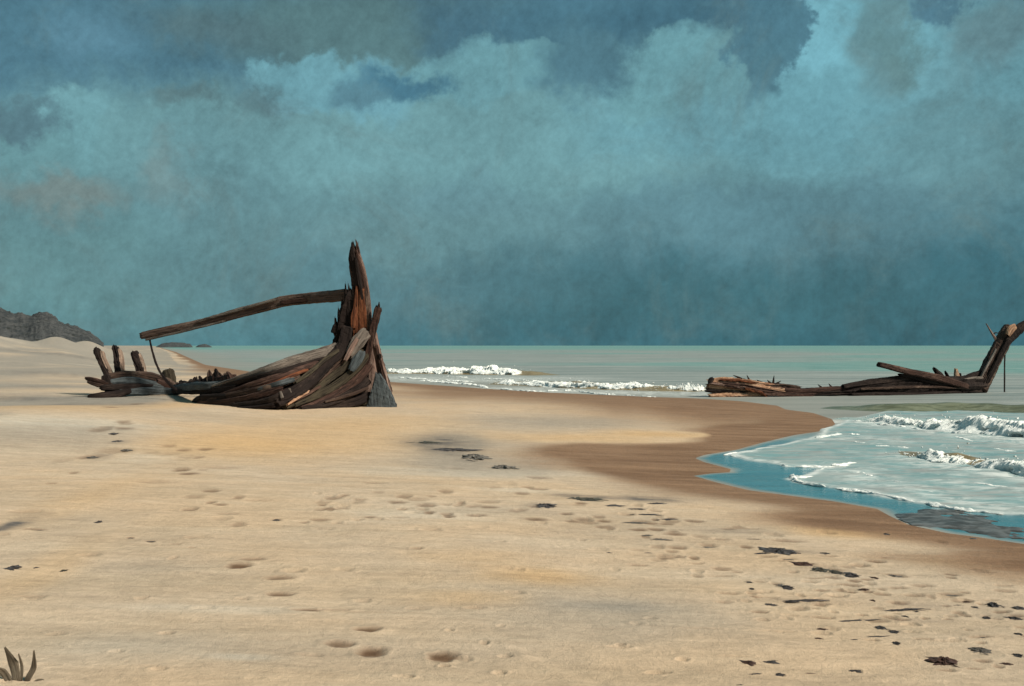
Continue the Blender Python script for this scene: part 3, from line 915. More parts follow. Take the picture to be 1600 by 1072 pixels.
    hp('hull_plank', [(565, 549), (558, 562), (549, 578)], [13, 16, 11], .12, 'blue', root, off=-.36, label='blue grey plank below the pale one')
    hp('hull_plank', [(578, 570), (562, 590), (536, 610), (500, 628), (470, 638)], [12, 14, 14, 11, 6], .16, 'redbrown', root, off=-.20)
    hp('hull_plank', [(576, 594), (560, 607), (536, 620), (500, 634)], [12, 14, 13, 8], .16, 'dark', root, off=-.24)
    hp('hull_plank', [(574, 606), (556, 614), (530, 622), (508, 628)], [4, 5, 5, 3], .10, 'brown', root, off=-.40)
    hp('hull_plank', [(578, 618), (556, 627), (520, 634), (470, 640)], [14, 14, 12, 8], .18, 'dark', root, off=-.22)
    hp('hull_plank', [(481, 612), (466, 621), (450, 632)], [5, 6, 3], .08, 'tan', root, off=-.42, jag=(.12, .12), label='pale freshly split plank end')
    hp('hull_plank', [(500, 604), (478, 617), (462, 626)], [4, 5, 3], .08, 'redbrown', root, off=-.40)
    hp('nail_plate', [(438, 612), (441, 622)], [4, 5], .05, 'grey', root, off=-.46, jag=(.02, .02), label='small white scrap on the dark planks')
    hp('nail_plate', [(452, 607), (454, 614)], [4, 4], .05, 'grey', root, off=-.46, jag=(.02, .02))
    # pink lit right flank of the stem
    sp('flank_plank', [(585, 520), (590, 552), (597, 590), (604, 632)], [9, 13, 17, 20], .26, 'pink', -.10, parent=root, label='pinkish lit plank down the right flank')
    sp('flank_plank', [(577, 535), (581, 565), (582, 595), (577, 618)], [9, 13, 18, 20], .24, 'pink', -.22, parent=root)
    sp('flank_plank', [(589, 540), (597, 575), (606, 612), (611, 636)], [4, 5, 6, 6], .18, 'redbrown', -.16, parent=root)
    sp('nail_hole', [(594, 553), (594, 560)], [4, 4], .05, 'dark', -.26, parent=root, jag=(.01, .01))
    # leaning post
    sp('leaning_post', [(566, 588), (574, 560), (581, 528), (586, 505), (591, 482)], [7, 9, 10, 11, 11], .2, 'redbrown', -.42, parent=root, jag=(.1, .14), rough=.2, label='short dark red post leaning against the stem')
    sp('post_splinter', [(590, 486), (592, 478), (592.5, 473)], [6, 4, 1.5], .08, 'dark', -.42, parent=root, jag=(.02, .06))
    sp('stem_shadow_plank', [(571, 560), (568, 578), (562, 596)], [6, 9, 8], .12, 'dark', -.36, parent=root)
    # blue grey foot of the stem
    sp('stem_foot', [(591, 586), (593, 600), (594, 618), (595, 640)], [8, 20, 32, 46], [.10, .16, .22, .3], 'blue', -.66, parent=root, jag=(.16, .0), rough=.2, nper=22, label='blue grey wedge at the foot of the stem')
    sp('stem_foot', [(566, 630), (577, 632), (592, 637)], [7, 10, 10], .12, 'olive', -.66, parent=root)
    # the long beam
    Yl = Ys + 1.1
    bm = [P(222, 525.5, Yl + 1.6), P(300, 508, Yl + 1.2), P(360, 492, Yl + .8), P(436, 473, Yl + .4), P(480, 467, Yl + .1), P(541, 459.5, Ys + .25)]
    beam = timber('beam', bm, [12.5 * k, 14 * k, 17 * k, 18 * k, 18 * k, 19 * k], .30, 'beam', root, 'long slanting brown beam', (.05, .08), rough=.10, nper=22)
    o = timber('beam_splinter', [P(228, 531, Yl + 1.35), P(300, 514.5, Yl + .95), P(350, 502, Yl + .6)], [4 * k, 4 * k, 3 * k], .08, 'grey', root, jag=(.05, .1)); o.parent = beam
    o = timber('beam_splinter', [P(440, 473, Yl + .22), P(490, 467, Yl - .1), P(526, 463, Yl - .2)], [8 * k, 9 * k, 8 * k], .08, 'redbrown', root, jag=(.1, .1)); o.parent = beam
    o = timber('beam_splinter', [P(310, 502, Yl + .95), P(380, 482, Yl + .5), P(430, 468, Yl + .2)], [4 * k, 5 * k, 4 * k], .08, 'grey', root, jag=(.1, .1)); o.parent = beam
    # prop hanging from the beam end
    timber('prop', [P(234, 530, Yl + 1.55), P(239, 553, Yl + 1.2), P(248, 578, Yl + .7), P(261, 596, Yl + .3), P(276, 610, Yl)], [3 * k, 3.6 * k, 3.6 * k, 4.5 * k, 5 * k], .07, 'dark', root, 'thin dark crooked prop under the beam end', (.02, .04), rough=.25, nper=10)
    # the stern part on the left with three ribs
    kk = yb(180) / F
    ribs = [([(152, 546), (155, 557), (162, 572), (173, 594)], [9, 9, 9, 11]), ([(180, 543), (183, 557), (185, 577), (188, 592)], [8, 9, 9, 11]), ([(210, 550), (214, 562), (219, 578), (224, 590)], [10, 10, 10, 10])]
    for r_i, (pts, w_) in enumerate(ribs):
        rb = timber('rib', [PH(a, b, .35) for a, b in pts], [v * kk for v in w_], .3, 'dark', root, jag=(.10, .05), rough=.32)
        o = timber('rib_lit_side', [PH(a + 7, b + 4, .33) for a, b in pts[:-1]] + [PH(pts[-1][0] + 6, pts[-1][1], .33)], [v * kk * .55 for v in w_], .26, 'rib', root, jag=(.08, .05), rough=.2)  # pale strip painting the sunlit right side of the dark rib
        o.parent = rb
    hp('stern_plank', [(170, 589), (200, 586), (235, 588), (262, 597), (276, 606)], [11, 13, 13, 12, 8], .26, 'brown', root, off=.10)
    hp('stern_plank', [(172, 597), (200, 595), (235, 599), (268, 607)], [9, 12, 11, 8], .22, 'blue', root, off=-.06, label='blue grey plank below the ribs')
    hp('stern_plank', [(158, 606), (190, 605), (216, 603), (236, 602)], [9, 11, 8, 4], .24, 'dark', root, off=-.12)
    hp('stern_plank', [(186, 612), (220, 610), (252, 612), (280, 613)], [10, 13, 14, 9], .24, 'blue', root, off=-.10)
    hp('stern_plank', [(245, 596), (258, 602), (272, 611)], [9, 11, 8], .2, 'redbrown', root, off=-.14)
    hp('stern_plank', [(141, 621), (160, 619), (182, 617), (203, 611)], [10, 12, 12, 8], .28, 'dark', root, off=-.22, jag=(.14, .05))
    hp('stern_plank', [(136, 591), (150, 595), (172, 602)], [6, 9, 8], .16, 'redbrown', root, off=-.05, jag=(.16, .05))
    hp('stern_plank', [(139, 598), (152, 602), (170, 606)], [4, 6, 6], .14, 'brown', root, off=-.10, jag=(.12, .05))
    hp('stern_plank', [(165, 588), (168, 600), (172, 614)], [14, 16, 16], .26, 'dark', root, off=.02)
    hp('rib_stub', [(262, 579), (264, 590), (267, 604)], [18, 19, 16], .3, 'olive', root, off=.25, label='squat olive brown stub behind the prop')
    # low broken timbers between the two parts
    hp('keel_plank', [(272, 607), (310, 604), (345, 601), (380, 594)], [11, 11, 11, 8], .26, 'blue', root, off=.10)
    hp('keel_plank', [(268, 612), (300, 611), (335, 610), (372, 605)], [8, 9, 9, 8], .24, 'dark', root, off=.02)
    hp('keel_plank', [(272, 604), (305, 598), (335, 593), (366, 589)], [7, 7, 9, 7], .2, 'redbrown', root, off=.25)
    rs_ = random.Random(12)
    x_ = 276.0
    while x_ < 366:
        y_ = 605 - (x_ - 276) * .16
        h_ = rs_.uniform(4, 9) + (7 if 324 < x_ < 342 else 0)
        ww = rs_.uniform(6, 11)
        dx = rs_.uniform(-4, 2)
        hp('frame_stub', [(x_ + 1, y_ + 3), (x_ + dx * .4, y_ - h_ * .5), (x_ + dx, y_ - h_)], [ww, ww * .9, ww * .6], .2, rs_.choice(['dark', 'dark', 'redbrown', 'brown']), root, off=.22 + rs_.uniform(-.08, .08), jag=(.02, .10), rough=.35)
        x_ += rs_.uniform(4.5, 9)
    hp('hull_plank', [(305, 628), (315, 621), (335, 620), (356, 620)], [7, 10, 11, 9], .2, 'dark', root, off=-.24, jag=(.12, .05))
    hp('hull_plank', [(318, 633), (340, 632), (368, 631)], [4, 5, 5], .12, 'redbrown', root, off=-.26)
    return root


make_wreck()

# ------------------------------------------------------------------ the second wreck lying in the water on the right
def make_log():
    Y0 = CAMZ * F / (619 - HOR)
    root = empty('wrecked_keel', ((1320 - 800) / F * Y0, Y0 + 1.5, 0))
    tag(root, 'low wrecked ship keel lying in the shallows with splintered tan end and upswept stem', 'wreck')

    def yy(px): return float(np.interp(px, [1100, 1250, 1400, 1540, 1620], [Y0 - .6, Y0, Y0 + 1.6, Y0 + 3.6, Y0 + 4.0]))

    def lp(name, pts, wpx, t, mat, off=0, parent=None, label=None, jag=(.1, .1), **kw):
        pp = [P(p[0], p[1], yy(p[0]) + off) for p in pts]
        s_ = yy(pts[0][0]) / F
        w = [v * s_ for v in wpx] if isinstance(wpx, (list, tuple)) else wpx * s_
        o = timber(name, pp, w, t, mat, root, label, jag, **kw)
        if parent: o.parent = parent
        return o
    keel = lp('keel', [(1190, 611), (1230, 612), (1262, 612), (1312, 611), (1345, 609), (1400, 607), (1450, 605), (1500, 603), (1536, 602)], [12, 13, 12, 14, 22, 30, 32, 30, 28], [.4, .4, .4, .5, .8, 1.0, 1.0, .9, .7], 'dark', jag=(.1, .06), rough=.18, nper=26, label='dark rounded keel timber')
    lp('keel_plank', [(1318, 604), (1360, 597), (1400, 593), (1440, 590), (1480, 596)], [7, 10, 11, 10, 7], .3, 'dark', -.3, keel)
    lp('keel_plank', [(1330, 617), (1380, 617), (1440, 617), (1500, 613)], [7, 9, 9, 7], .3, 'dark', -.5, keel)
    lp('keel_plank', [(1345, 608), (1400, 606), (1460, 605), (1510, 607)], [3, 4, 4, 2], .2, 'brown', -.62, keel)
    lp('keel_plank', [(1200, 607), (1250, 611), (1300, 608), (1330, 606)], [7, 8, 9, 6], .3, 'redbrown', -.12, keel)
    # splintered end
    for pts, w, m_, of in (([(1109, 597), (1130, 596), (1165, 600), (1215, 606)], [9, 12, 13, 9], 'tan', 0), ([(1107, 604), (1140, 605), (1180, 608), (1225, 611)], [9, 11, 13, 11], 'tan', -.15),
                           ([(1112, 599), (1140, 602), (1165, 605)], [3, 5, 4], 'pink', -.3), ([(1106, 610), (1130, 612), (1165, 613)], [6, 7, 5], 'dark', -.2), ([(1110, 618), (1140, 617), (1180, 616), (1215, 614)], [6, 8, 9, 7], 'tan', -.25),
                           ([(1102, 623), (1130, 622.5), (1160, 621)], [3, 4, 3], 'dark', -.35), ([(1130, 600), (1160, 604), (1195, 611), (1230, 616)], [6, 8, 8, 5], 'redbrown', -.32), ([(1125, 593), (1150, 594), (1175, 598)], [4, 5, 3], 'red', -.05),
                           ([(1165, 607), (1185, 612), (1195, 617)], [4, 5, 3], 'red', -.42), ([(1195, 603), (1225, 603), (1246, 605)], [4, 5, 3], 'brown', 0), ([(1190, 616), (1230, 617), (1270, 616)], [5, 6, 4], 'redbrown', -.35), ([(1170, 598), (1205, 600), (1240, 603)], [4, 5, 3], 'redbrown', .1)):
        lp('splintered_slat', pts, w, .28, m_, of, None, None, (.22, .3), rough=.25)
    lp('splintered_slat', [(1109, 600), (1110, 595), (1113, 591)], [6, 8, 6], .3, 'dark', -.2, jag=(.05, .1))
    for a_, b_ in (((1160, 593), (1147, 587)), ((1165, 594), (1150, 591)), ((1172, 596), (1168, 588)), ((1192, 599), (1183, 594)), ((1208, 600), (1209, 589)), ((1205, 600), (1200, 595)), ((1212, 600), (1219, 596)), ((1285, 607), (1279, 602)), ((1300, 606), (1296, 601)), ((1140, 594), (1133, 590))):
        lp('splinter', [a_, ((a_[0] + b_[0]) / 2, (a_[1] + b_[1]) / 2), b_], [4, 3, 1.2], .08, 'dark', .0, jag=(.02, .1), nper=8)
    # leaning plank across the keel
    lp('leaning_plank', [(1373, 570), (1400, 576), (1440, 585), (1475, 594), (1510, 604)], [8, 9, 11, 12, 9], .3, 'redbrown', -.7, label='red brown plank leaning across the keel', jag=(.06, .1), nper=20)
    lp('leaning_plank', [(1406, 585), (1440, 593), (1478, 602)], [4, 6, 5], .25, 'dark', -.55)  # dark board painting the shadow below the leaning plank
    # stubs on the keel
    lp('frame_stub', [(1476, 594), (1468, 586), (1460, 577)], [7, 8, 5], .2, 'dark', 0, jag=(.02, .15), rough=.3)
    lp('frame_stub', [(1482, 592), (1479, 586), (1477, 581)], [5, 4, 2], .15, 'dark', 0, jag=(.02, .12), rough=.3)
    lp('frame_stub', [(1497, 595), (1495, 587), (1494, 577)], [5, 8, 4], .2, 'tan', -.2, jag=(.02, .12), label='short pale upright stub')
    lp('frame_stub', [(1500, 597), (1499, 590), (1500, 584)], [5, 5, 3], .2, 'dark', -.1, jag=(.02, .1))
    lp('keel_plank', [(1508, 591), (1520, 586), (1534, 582)], [6, 8, 8], .3, 'dark', 0, keel)
    lp('keel_plank', [(1505, 593), (1520, 591), (1533, 590)], [2.5, 4, 4], .2, 'grey', -.4, keel, label='pale grey worn strip on the keel')
    # upswept stem
    st = lp('stem_post', [(1527, 608), (1537, 590), (1550, 566), (1562, 544), (1572, 524), (1579, 511)], [26, 23, 22, 22, 22, 18], [.7, .65, .6, .55, .5, .4], 'brown', 0, label='upswept dark stem rising from the water', jag=(.05, .06), rough=.16, nper=24)
    lp('stem_plank', [(1540, 600), (1552, 575), (1566, 548), (1576, 530)], [7, 8, 9, 9], .3, 'dark', -.3, st)
    lp('stem_plank', [(1530, 594), (1544, 568), (1556, 546)], [3, 4, 3], .14, 'grey', -.36, st)
    lp('stem_arm', [(1570, 536), (1582, 524), (1594, 514), (1606, 505), (1618, 498)], [13, 15, 14, 10, 7], .45, 'dark', -.1, st, label='dark arm pointing right from the stem', jag=(.04, .12))
    lp('stem_plank', [(1576, 523), (1580, 515), (1586, 510)], [9, 12, 9], .18, 'tan', -.36, st, label='tan broken face at the top of the stem')
    lp('splinter', [(1557, 532), (1550, 521), (1541, 506)], [5, 3.5, 1], .1, 'pink', 0, st, jag=(.02, .1), nper=8)
    lp('splinter', [(1551, 524), (1555, 520), (1560, 521)], [2.5, 2, 1], .08, 'dark', 0, st, jag=(.02, .06), nper=8)
    lp('rope', [(1570.5, 541), (1570, 565), (1569.6, 590), (1569.5, 614)], [2.4, 2.2, 2.4, 2.2], .06, 'rope', .1, None, 'thin dark rope hanging straight into the water', jag=(.0, .05), nper=8)
    lp('rope', [(1559, 560), (1551, 577), (1543, 589), (1537, 600)], 1.2, .04, 'rope', -.5, None, None, jag=(.0, .02), nper=6)


make_log()

# ------------------------------------------------------------------ breaking waves
def foam_mat():
    m = Mat('white sea foam')
    co = m.coord()
    a = m.noise(co, 5, 5, .7, .4); b = m.noise(co, 30, 3, .6)
    c = m.mix(m.rng(a, .35, .6), (.52, .58, .57), (.80, .82, .79))
    m.set(c, .8, m.bump(m.math('ADD', a, m.math('MULTIPLY', b, .4)), .7, .05), .1)
    m.bsdf.inputs['Subsurface Weight'].default_value = 0.0
    return m.m


FOAM = foam_mat()


def swell_mat(name, c1, c2):
    m = Mat(name)
    a = m.noise(m.coord((.8, 2.5, 4)), 1.6, 5, .6, .6); b = m.noise(m.coord((1, 1, 1)), 6, 4, .6)
    c = m.mix(m.rng(a, .38, .62), c1, c2)
    m.set(c, .35, m.bump(m.math('ADD', a, m.math('MULTIPLY', b, .3)), .5, .06), .2)
    return m.m


SWELL_GREY = swell_mat('grey wave water', (.27, .31, .29), (.36, .39, .36))
SWELL_OLIVE = swell_mat('olive wave water', (.085, .095, .055), (.16, .175, .115))
SWELL_AQUA = swell_mat('aqua wave water', (.28, .38, .36), (.36, .43, .40))
SWELL_TAN = swell_mat('sandy wave water', (.17, .13, .065), (.26, .21, .12))


def wave(path_px, hpx, depth, mat, label, seed, foam=(0, 1), foam_h=1.0, spiky=1.0, lip=None):
    pts = [np.array(W0(*p) + (0,)) for p in path_px]
    L = sum(np.linalg.norm(b - a) for a, b in zip(pts, pts[1:]))
    n = int(min(260, max(60, L / .05)))
    path = catmull(pts, n)
    Y = path[:, 1]
    H = np.interp(np.linspace(0, len(hpx) - 1, n), range(len(hpx)), hpx) * Y / F
    T = np.gradient(path, axis=0); T /= np.linalg.norm(T, axis=1)[:, None]
    Nn = np.stack([-T[:, 1], T[:, 0], T[:, 2]], 1)
    Nn *= np.where(Nn[:, 1] > 0, 1, -1)[:, None]        # away from the shore
    mm = 22
    tt = np.linspace(-1, 1, mm)
    q = np.where(tt < 0, np.exp(-(tt / .28) ** 2), np.exp(-(tt / .5) ** 2))
    ix = np.arange(n)[:, None] * (L / n)
    hh = H[:, None] * q[None, :] * (.9 + .25 * fbm(ix / 1.2, tt[None, :] * 1.2, seed, 3)) - .03 * np.abs(tt[None, :])
    dd = tt[None, :] * depth + .18 * depth * fbm(ix / 1.5, ix * 0 + 1, seed + 4, 2)
    V = path[:, None, :] + Nn[:, None, :] * dd[..., None]
    V[..., 2] += hh
    i = np.arange(n - 1)[:, None] * mm + np.arange(mm - 1)[None, :]
    f = np.stack([i, i + mm, i + mm + 1, i + 1], -1).reshape(-1, 4)
    w = mesh_obj('breaking_wave', V.reshape(-1, 3), f, mat)
    tag(w, label, 'wave', kind='structure')
    a, b = int(foam[0] * (n - 1)), int(foam[1] * (n - 1))
    if b - a > 6:
        foam_crest(path[a:b + 1], Nn[a:b + 1], H[a:b + 1] * foam_h, depth, seed, w, spiky)
    return w


def foam_crest(path, Nn, H, depth, seed, parent, spiky):
    """a torn roll of foam: a lumpy tube broken into tongues, thrown up where the wave is high"""
    rng = np.random.RandomState(seed)
    L = np.linalg.norm(np.diff(path, axis=0), axis=1).sum()
    m = 30
    n2 = int(min(1100, max(60, L / .014)))
    tpos = np.linspace(0, len(path) - 1, n2)
    pth = np.stack([np.interp(tpos, range(len(path)), path[:, k]) for k in range(3)], 1)
    nn = np.stack([np.interp(tpos, range(len(path)), Nn[:, k]) for k in range(3)], 1)
    h = np.interp(tpos, range(len(path)), H)
    fade = np.minimum(1, np.minimum(np.arange(n2), np.arange(n2)[::-1]) / (n2 * .06)) ** .5
    al = np.linspace(0, L, n2)[:, None]
    ang = np.linspace(0, math.pi, m)[None, :]
    hm = np.maximum(h, .03)[:, None]
    ub = hm.mean()
    strand = 1 - np.abs(fbm(al / (ub * .16 + .008), ang * .7, seed + 2, 3, .6)) * 2.2
    lump = .78 + .6 * fbm(al / (ub * 2.4 + .02), ang * 1.2, seed + 1, 5, .5) + spiky * (.28 * np.clip(strand, -.3, 1) * np.sin(ang) ** 2 * (.4 + np.maximum(0, fbm(al / (ub * 1.1), al * 0, seed + 6, 2)) * 2.2) - .15)
    lump = np.maximum(lump, .12)
    r_up = hm * 1.05 * lump * fade[:, None]
    r_out = np.minimum(depth * .55, hm * 1.5) * (1 + .8 * fbm(al / (hm.mean() * 1.3 + .02), ang * 1.3, seed + 3, 4)) * fade[:, None]
    across = -np.cos(ang) * r_out - .15 * depth
    up = np.sin(ang) ** .9 * r_up - .02
    jit = .10 * hm * fbm(al / (hm.mean() * .14 + .005), ang * 5, seed + 9, 3)
    V = pth[:, None, :] + nn[:, None, :] * (across + jit)[..., None]
    V[..., 2] = pth[:, None, 2] + up + jit * .6 * np.sin(ang)
    i = np.arange(n2 - 1)[:, None] * m + np.arange(m - 1)[None, :]
    f = np.stack([i, i + m, i + m + 1, i + 1], -1).reshape(-1, 4)
    verts = [V.reshape(-1, 3)]; faces = [f]
    base = n2 * m
    # thrown drops and flecks
    tet = np.array([(1, 1, 1), (-1, -1, 1), (-1, 1, -1), (1, -1, -1)], float)
    nd = int(L / .05 * 3 * spiky)
    for _ in range(min(nd, 2600)):
        k = rng.randint(0, n2)
        hh = h[k]
        p = pth[k] + nn[k] * rng.normal(-.15 * depth, .22 * depth) + np.array([0, 0, abs(rng.normal(0, .38)) * hh * 1.2])
        s = rng.uniform(.25, 1.0) ** 2 * min(.032, .10 * hh + .006)
        R_ = np.linalg.qr(rng.normal(size=(3, 3)))[0]
        verts.append(p + (tet * s * np.array([.6, .6, 1.5])) @ R_)
        faces.append(np.array([(0, 1, 2, 2), (0, 3, 1, 1), (0, 2, 3, 3), (1, 3, 2, 2)]) + base)
        base += 4
    vv = np.vstack(verts)
    fl = [tuple(q) for q in faces[0]]
    for q in faces[1:]:
        fl += [tuple(t[:3]) for t in q]
    o = mesh_obj('foam_crest', vv, fl, FOAM, parent=parent)
    return o


wave([(600, 583), (660, 583.5), (720, 584), (790, 585), (830, 585.5), (856, 585)], [4, 6, 9, 8, 7, 2], 3.6, SWELL_TAN, 'far white breaker just right of the big wreck', 11, (0, .76), 1.45, 1.2)
wave([(780, 600), (840, 602), (900, 605), (980, 608), (1050, 610), (1080, 610), (1112, 609)], [4, 6, 10, 8, 7, 7, 3], 2.6, SWELL_TAN, 'long low white breaker before the tan splintered wreck end', 12, (0, .9), 1.55, 1.2)
wave([(1300, 637), (1350, 640), (1420, 641), (1500, 641), (1580, 643), (1680, 646)], [2, 8, 14, 15, 13, 12], 2.0, SWELL_OLIVE, 'smooth olive green swell in front of the wrecked keel', 13, (0, 0))
wave([(1322, 654), (1370, 658), (1400, 661), (1450, 666), (1500, 671), (1560, 677), (1640, 684), (1720, 692)], [2, 4, 12, 8, 17, 22, 19, 20], 1.5, SWELL_AQUA, 'tall torn white breaker at the right edge nearest the olive swell', 14, (0, 1), 1.3, 1.5)
wave([(1412, 707), (1450, 715), (1490, 722), (1540, 728), (1600, 737), (1700, 752)], [2, 7, 15, 9, 17, 16], .9, SWELL_TAN, 'white breaker with tan underside nearest the beach at right', 15, (0.02, 1), 1.4, 1.4)


def foam_line(pts_px, hpx, wpx, seed, lift=0.0):
    pts = [np.array(W0(*p) + (0,)) for p in pts_px]
    L = sum(np.linalg.norm(b - a) for a, b in zip(pts, pts[1:]))
    n = int(max(30, L / .03)); m = 9
    path = catmull(pts, n)
    k = path[:, 1] / F
    T = np.gradient(path, axis=0); T /= np.linalg.norm(T, axis=1)[:, None] + 1e-9
    Nn = np.stack([-T[:, 1], T[:, 0], T[:, 2] * 0], 1)
    al = np.linspace(0, L, n)[:, None]
    ang = np.linspace(0, math.pi, m)[None, :]
    gap = smooth(-.28, .02, fbm(al / .5, al * 0, seed, 3))
    fade = (np.minimum(1, np.minimum(np.arange(n), np.arange(n)[::-1]) / (n * .08)) ** .6)[:, None]
    sc_ = k[:, None] * gap * fade
    wv = fbm(al / .35, al * 0 + 5, seed + 2, 3) * k[:, None] * wpx * 3.0
    across = np.cos(ang) * sc_ * wpx * 3.2 * (1 + .9 * fbm(al / .16, ang, seed + 1, 3)) + wv
    up = np.sin(ang) * sc_ * hpx * (1 + 1.2 * fbm(al / .10, ang * 2, seed + 5, 3)) - .004 + lift
    V = path[:, None, :] + Nn[:, None, :] * across[..., None]
    V[..., 2] = up
    i = np.arange(n - 1)[:, None] * m + np.arange(m - 1)[None, :]
    f = np.stack([i, i + m, i + m + 1, i + 1], -1).reshape(-1, 4)
    return V.reshape(-1, 3), f


def make_foam():
    lines = [([(1140, 712), (1165, 718), (1200, 723.5), (1232, 729.5), (1270, 730), (1300, 730), (1335, 727)], 3.5, 3), ([(1292, 732), (1262, 742), (1240, 748), (1256, 755.5), (1300, 763.5), (1345, 769.5), (1390, 777.5), (1440, 787.5)], 5, 4),
             ([(1235, 746), (1250, 748), (1275, 745)], 7, 5), ([(1440, 787.5), (1490, 796.5), (1540, 801.5), (1600, 809), (1700, 822)], 7, 6), ([(1300, 763), (1360, 771), (1420, 783), (1480, 793)], 3, 4),
             ([(1270, 686), (1310, 680), (1345, 681)], 4, 4), ([(1310, 692), (1335, 692), (1352, 694)], 2.5, 3), ([(1365, 698), (1395, 699), (1420, 701)], 3, 2), ([(1300, 728), (1320, 726), (1338, 724)], 3, 3), ([(1325, 745), (1345, 740), (1362, 746)], 3, 4),
             ([(1368, 750), (1388, 752), (1410, 755)], 3, 2), ([(1230, 721), (1248, 719), (1262, 719)], 2, 2), ([(1400, 768), (1430, 768), (1460, 770)], 2, 2), ([(1390, 666), (1430, 672), (1480, 680), (1520, 690)], 2, 3), ([(1130, 712), (1150, 708), (1180, 706)], 2, 2),
             ([(655, 595), (690, 598), (740, 602), (762, 607)], 3, 3), ([(620, 590), (680, 594), (740, 597)], 2, 3), ([(780, 608), (830, 612), (870, 611), (900, 611)], 3, 2.5), ([(905, 612), (935, 616), (962, 617)], 2.5, 2), ([(978, 618), (1005, 620), (1025, 621)], 2, 2),
             ([(690, 588), (760, 592), (830, 595)], 1.5, 2), ([(1330, 658), (1380, 664), (1440, 672)], 3, 4), ([(1540, 700), (1580, 706), (1640, 712)], 2, 3), ([(1480, 750), (1540, 758), (1600, 766)], 2, 3), ([(1430, 740), (1470, 744), (1510, 742)], 2, 3)]
    vs, fs, b = [], [], 0
    for k, (p, h, w) in enumerate(lines):
        v, f = foam_line(p, h * .6, w * .42, 100 + k, .012)
        vs.append(v); fs.append(f + b); b += len(v)
    o = mesh_obj('sea_foam', np.vstack(vs), np.vstack(fs), FOAM)
    tag(o, 'thin white foam lines edging the wash on the blue shallows', 'foam', kind='stuff')


make_foam()

# ------------------------------------------------------------------ seaweed and strand litter
def weed_mat(name, c1, c2):
    m = Mat(name)
    co = m.coord()
    a = m.noise(co, 6, 5, .7); b = m.noise(co, 40, 3, .6)
    m.set(m.mix(m.rng(a, .35, .65), c1, c2), .5, m.bump(m.math('ADD', a, b), .8, .02), .35)
    return m.m


WM = {'d': weed_mat('black violet weed', (.036, .031, .032), (.115, .102, .098)), 'b': weed_mat('brown weed', (.05, .024, .018), (.12, .062, .045)), 'g': weed_mat('grey dry weed', (.12, .105, .090), (.21, .185, .155)),
      'o': weed_mat('olive weed', (.045, .042, .032), (.11, .10, .072))}


def weed_mesh(seed, mat, thin):
    rng = np.random.RandomState(seed)
    verts, faces = [], []
    # a torn crust in the middle
    na, nr = 26, 7
    for r in range(nr):
        for a in range(na):
            th = a / na * 2 * math.pi
            rad = (r / (nr - 1)) * (1 + .55 * math.sin(th * 2 + seed) * rng.rand() + .35 * rng.randn())
            rad = max(.02, rad)
            z = (1 - (r / (nr - 1)) ** 2) * (.5 + .6 * rng.rand()) - .04
            verts.append((math.cos(th) * rad * .34, math.sin(th) * rad * (.13 if thin else .26), z * (.5 if thin else .9)))
    for r in range(nr - 1):
        for a in range(na):
            a2 = (a + 1) % na
            faces.append((r * na + a, (r + 1) * na + a, (r + 1) * na + a2, r * na + a2))
    # ribbon fronds trailing mostly sideways
    for k in range(12 if not thin else 9):
        x = rng.normal(0, .12); y = rng.normal(0, .07 if thin else .13); th = rng.normal(0, .35 if thin else .7) + (math.pi if rng.rand() < .5 else 0)
        L = rng.uniform(.25, .5); w = rng.uniform(.018, .04)
        n = 9; b = len(verts); z0 = rng.uniform(.1, .5)
        for i in range(n):
            t = i / (n - 1)
            ww = w * (1 - t ** 2) + .004
            zz = max(.02, z0 * (1 - t) + .05 * rng.rand())
            nx, ny = -math.sin(th), math.cos(th)
            verts += [(x + nx * ww, y + ny * ww, zz), (x - nx * ww, y - ny * ww, zz), (x, y, zz + .10)]
            x += math.cos(th) * L / n; y += math.sin(th) * L / n * .6; th += rng.normal(0, .25)
        for i in range(n - 1):
            p = b + i * 3
            for u, v in ((0, 1), (1, 2), (2, 0)):
                faces.append((p + u, p + v, p + 3 + v, p + 3 + u))
    me = bpy.data.meshes.new('seaweed')
    me.from_pydata(verts, [], faces)
    me.materials.append(WM[mat])
    return me


_wm = {}
rw = random.Random(5)


def weed(px, py, w, h, mat, label, group=None, name='seaweed'):
    thin = h < w * .22
    key = (mat, thin, rw.randint(0, 2))
    if key not in _wm: _wm[key] = weed_mesh(len(_wm) * 7 + 3, mat, thin)
    o = bpy.data.objects.new(name, _wm[key])
    X, Y, z = G(px, py)
    sx = w * Y / F / .70
    tilt = (CAMZ - z) / Y
    hz = h * Y / F * .62
    sy = min(h * Y / F / tilt * .8 / .5, sx * 1.8)
    o.location = (X, Y, surface_z(X, Y) - .003)
    o.scale = (sx, sy, max(hz, .012))
    o.rotation_euler = (0, 0, rw.uniform(-.15, .3) + (math.pi if rw.random() < .5 else 0))
    C.objects.link(o)
    tag(o, label, 'seaweed', group)
    return o


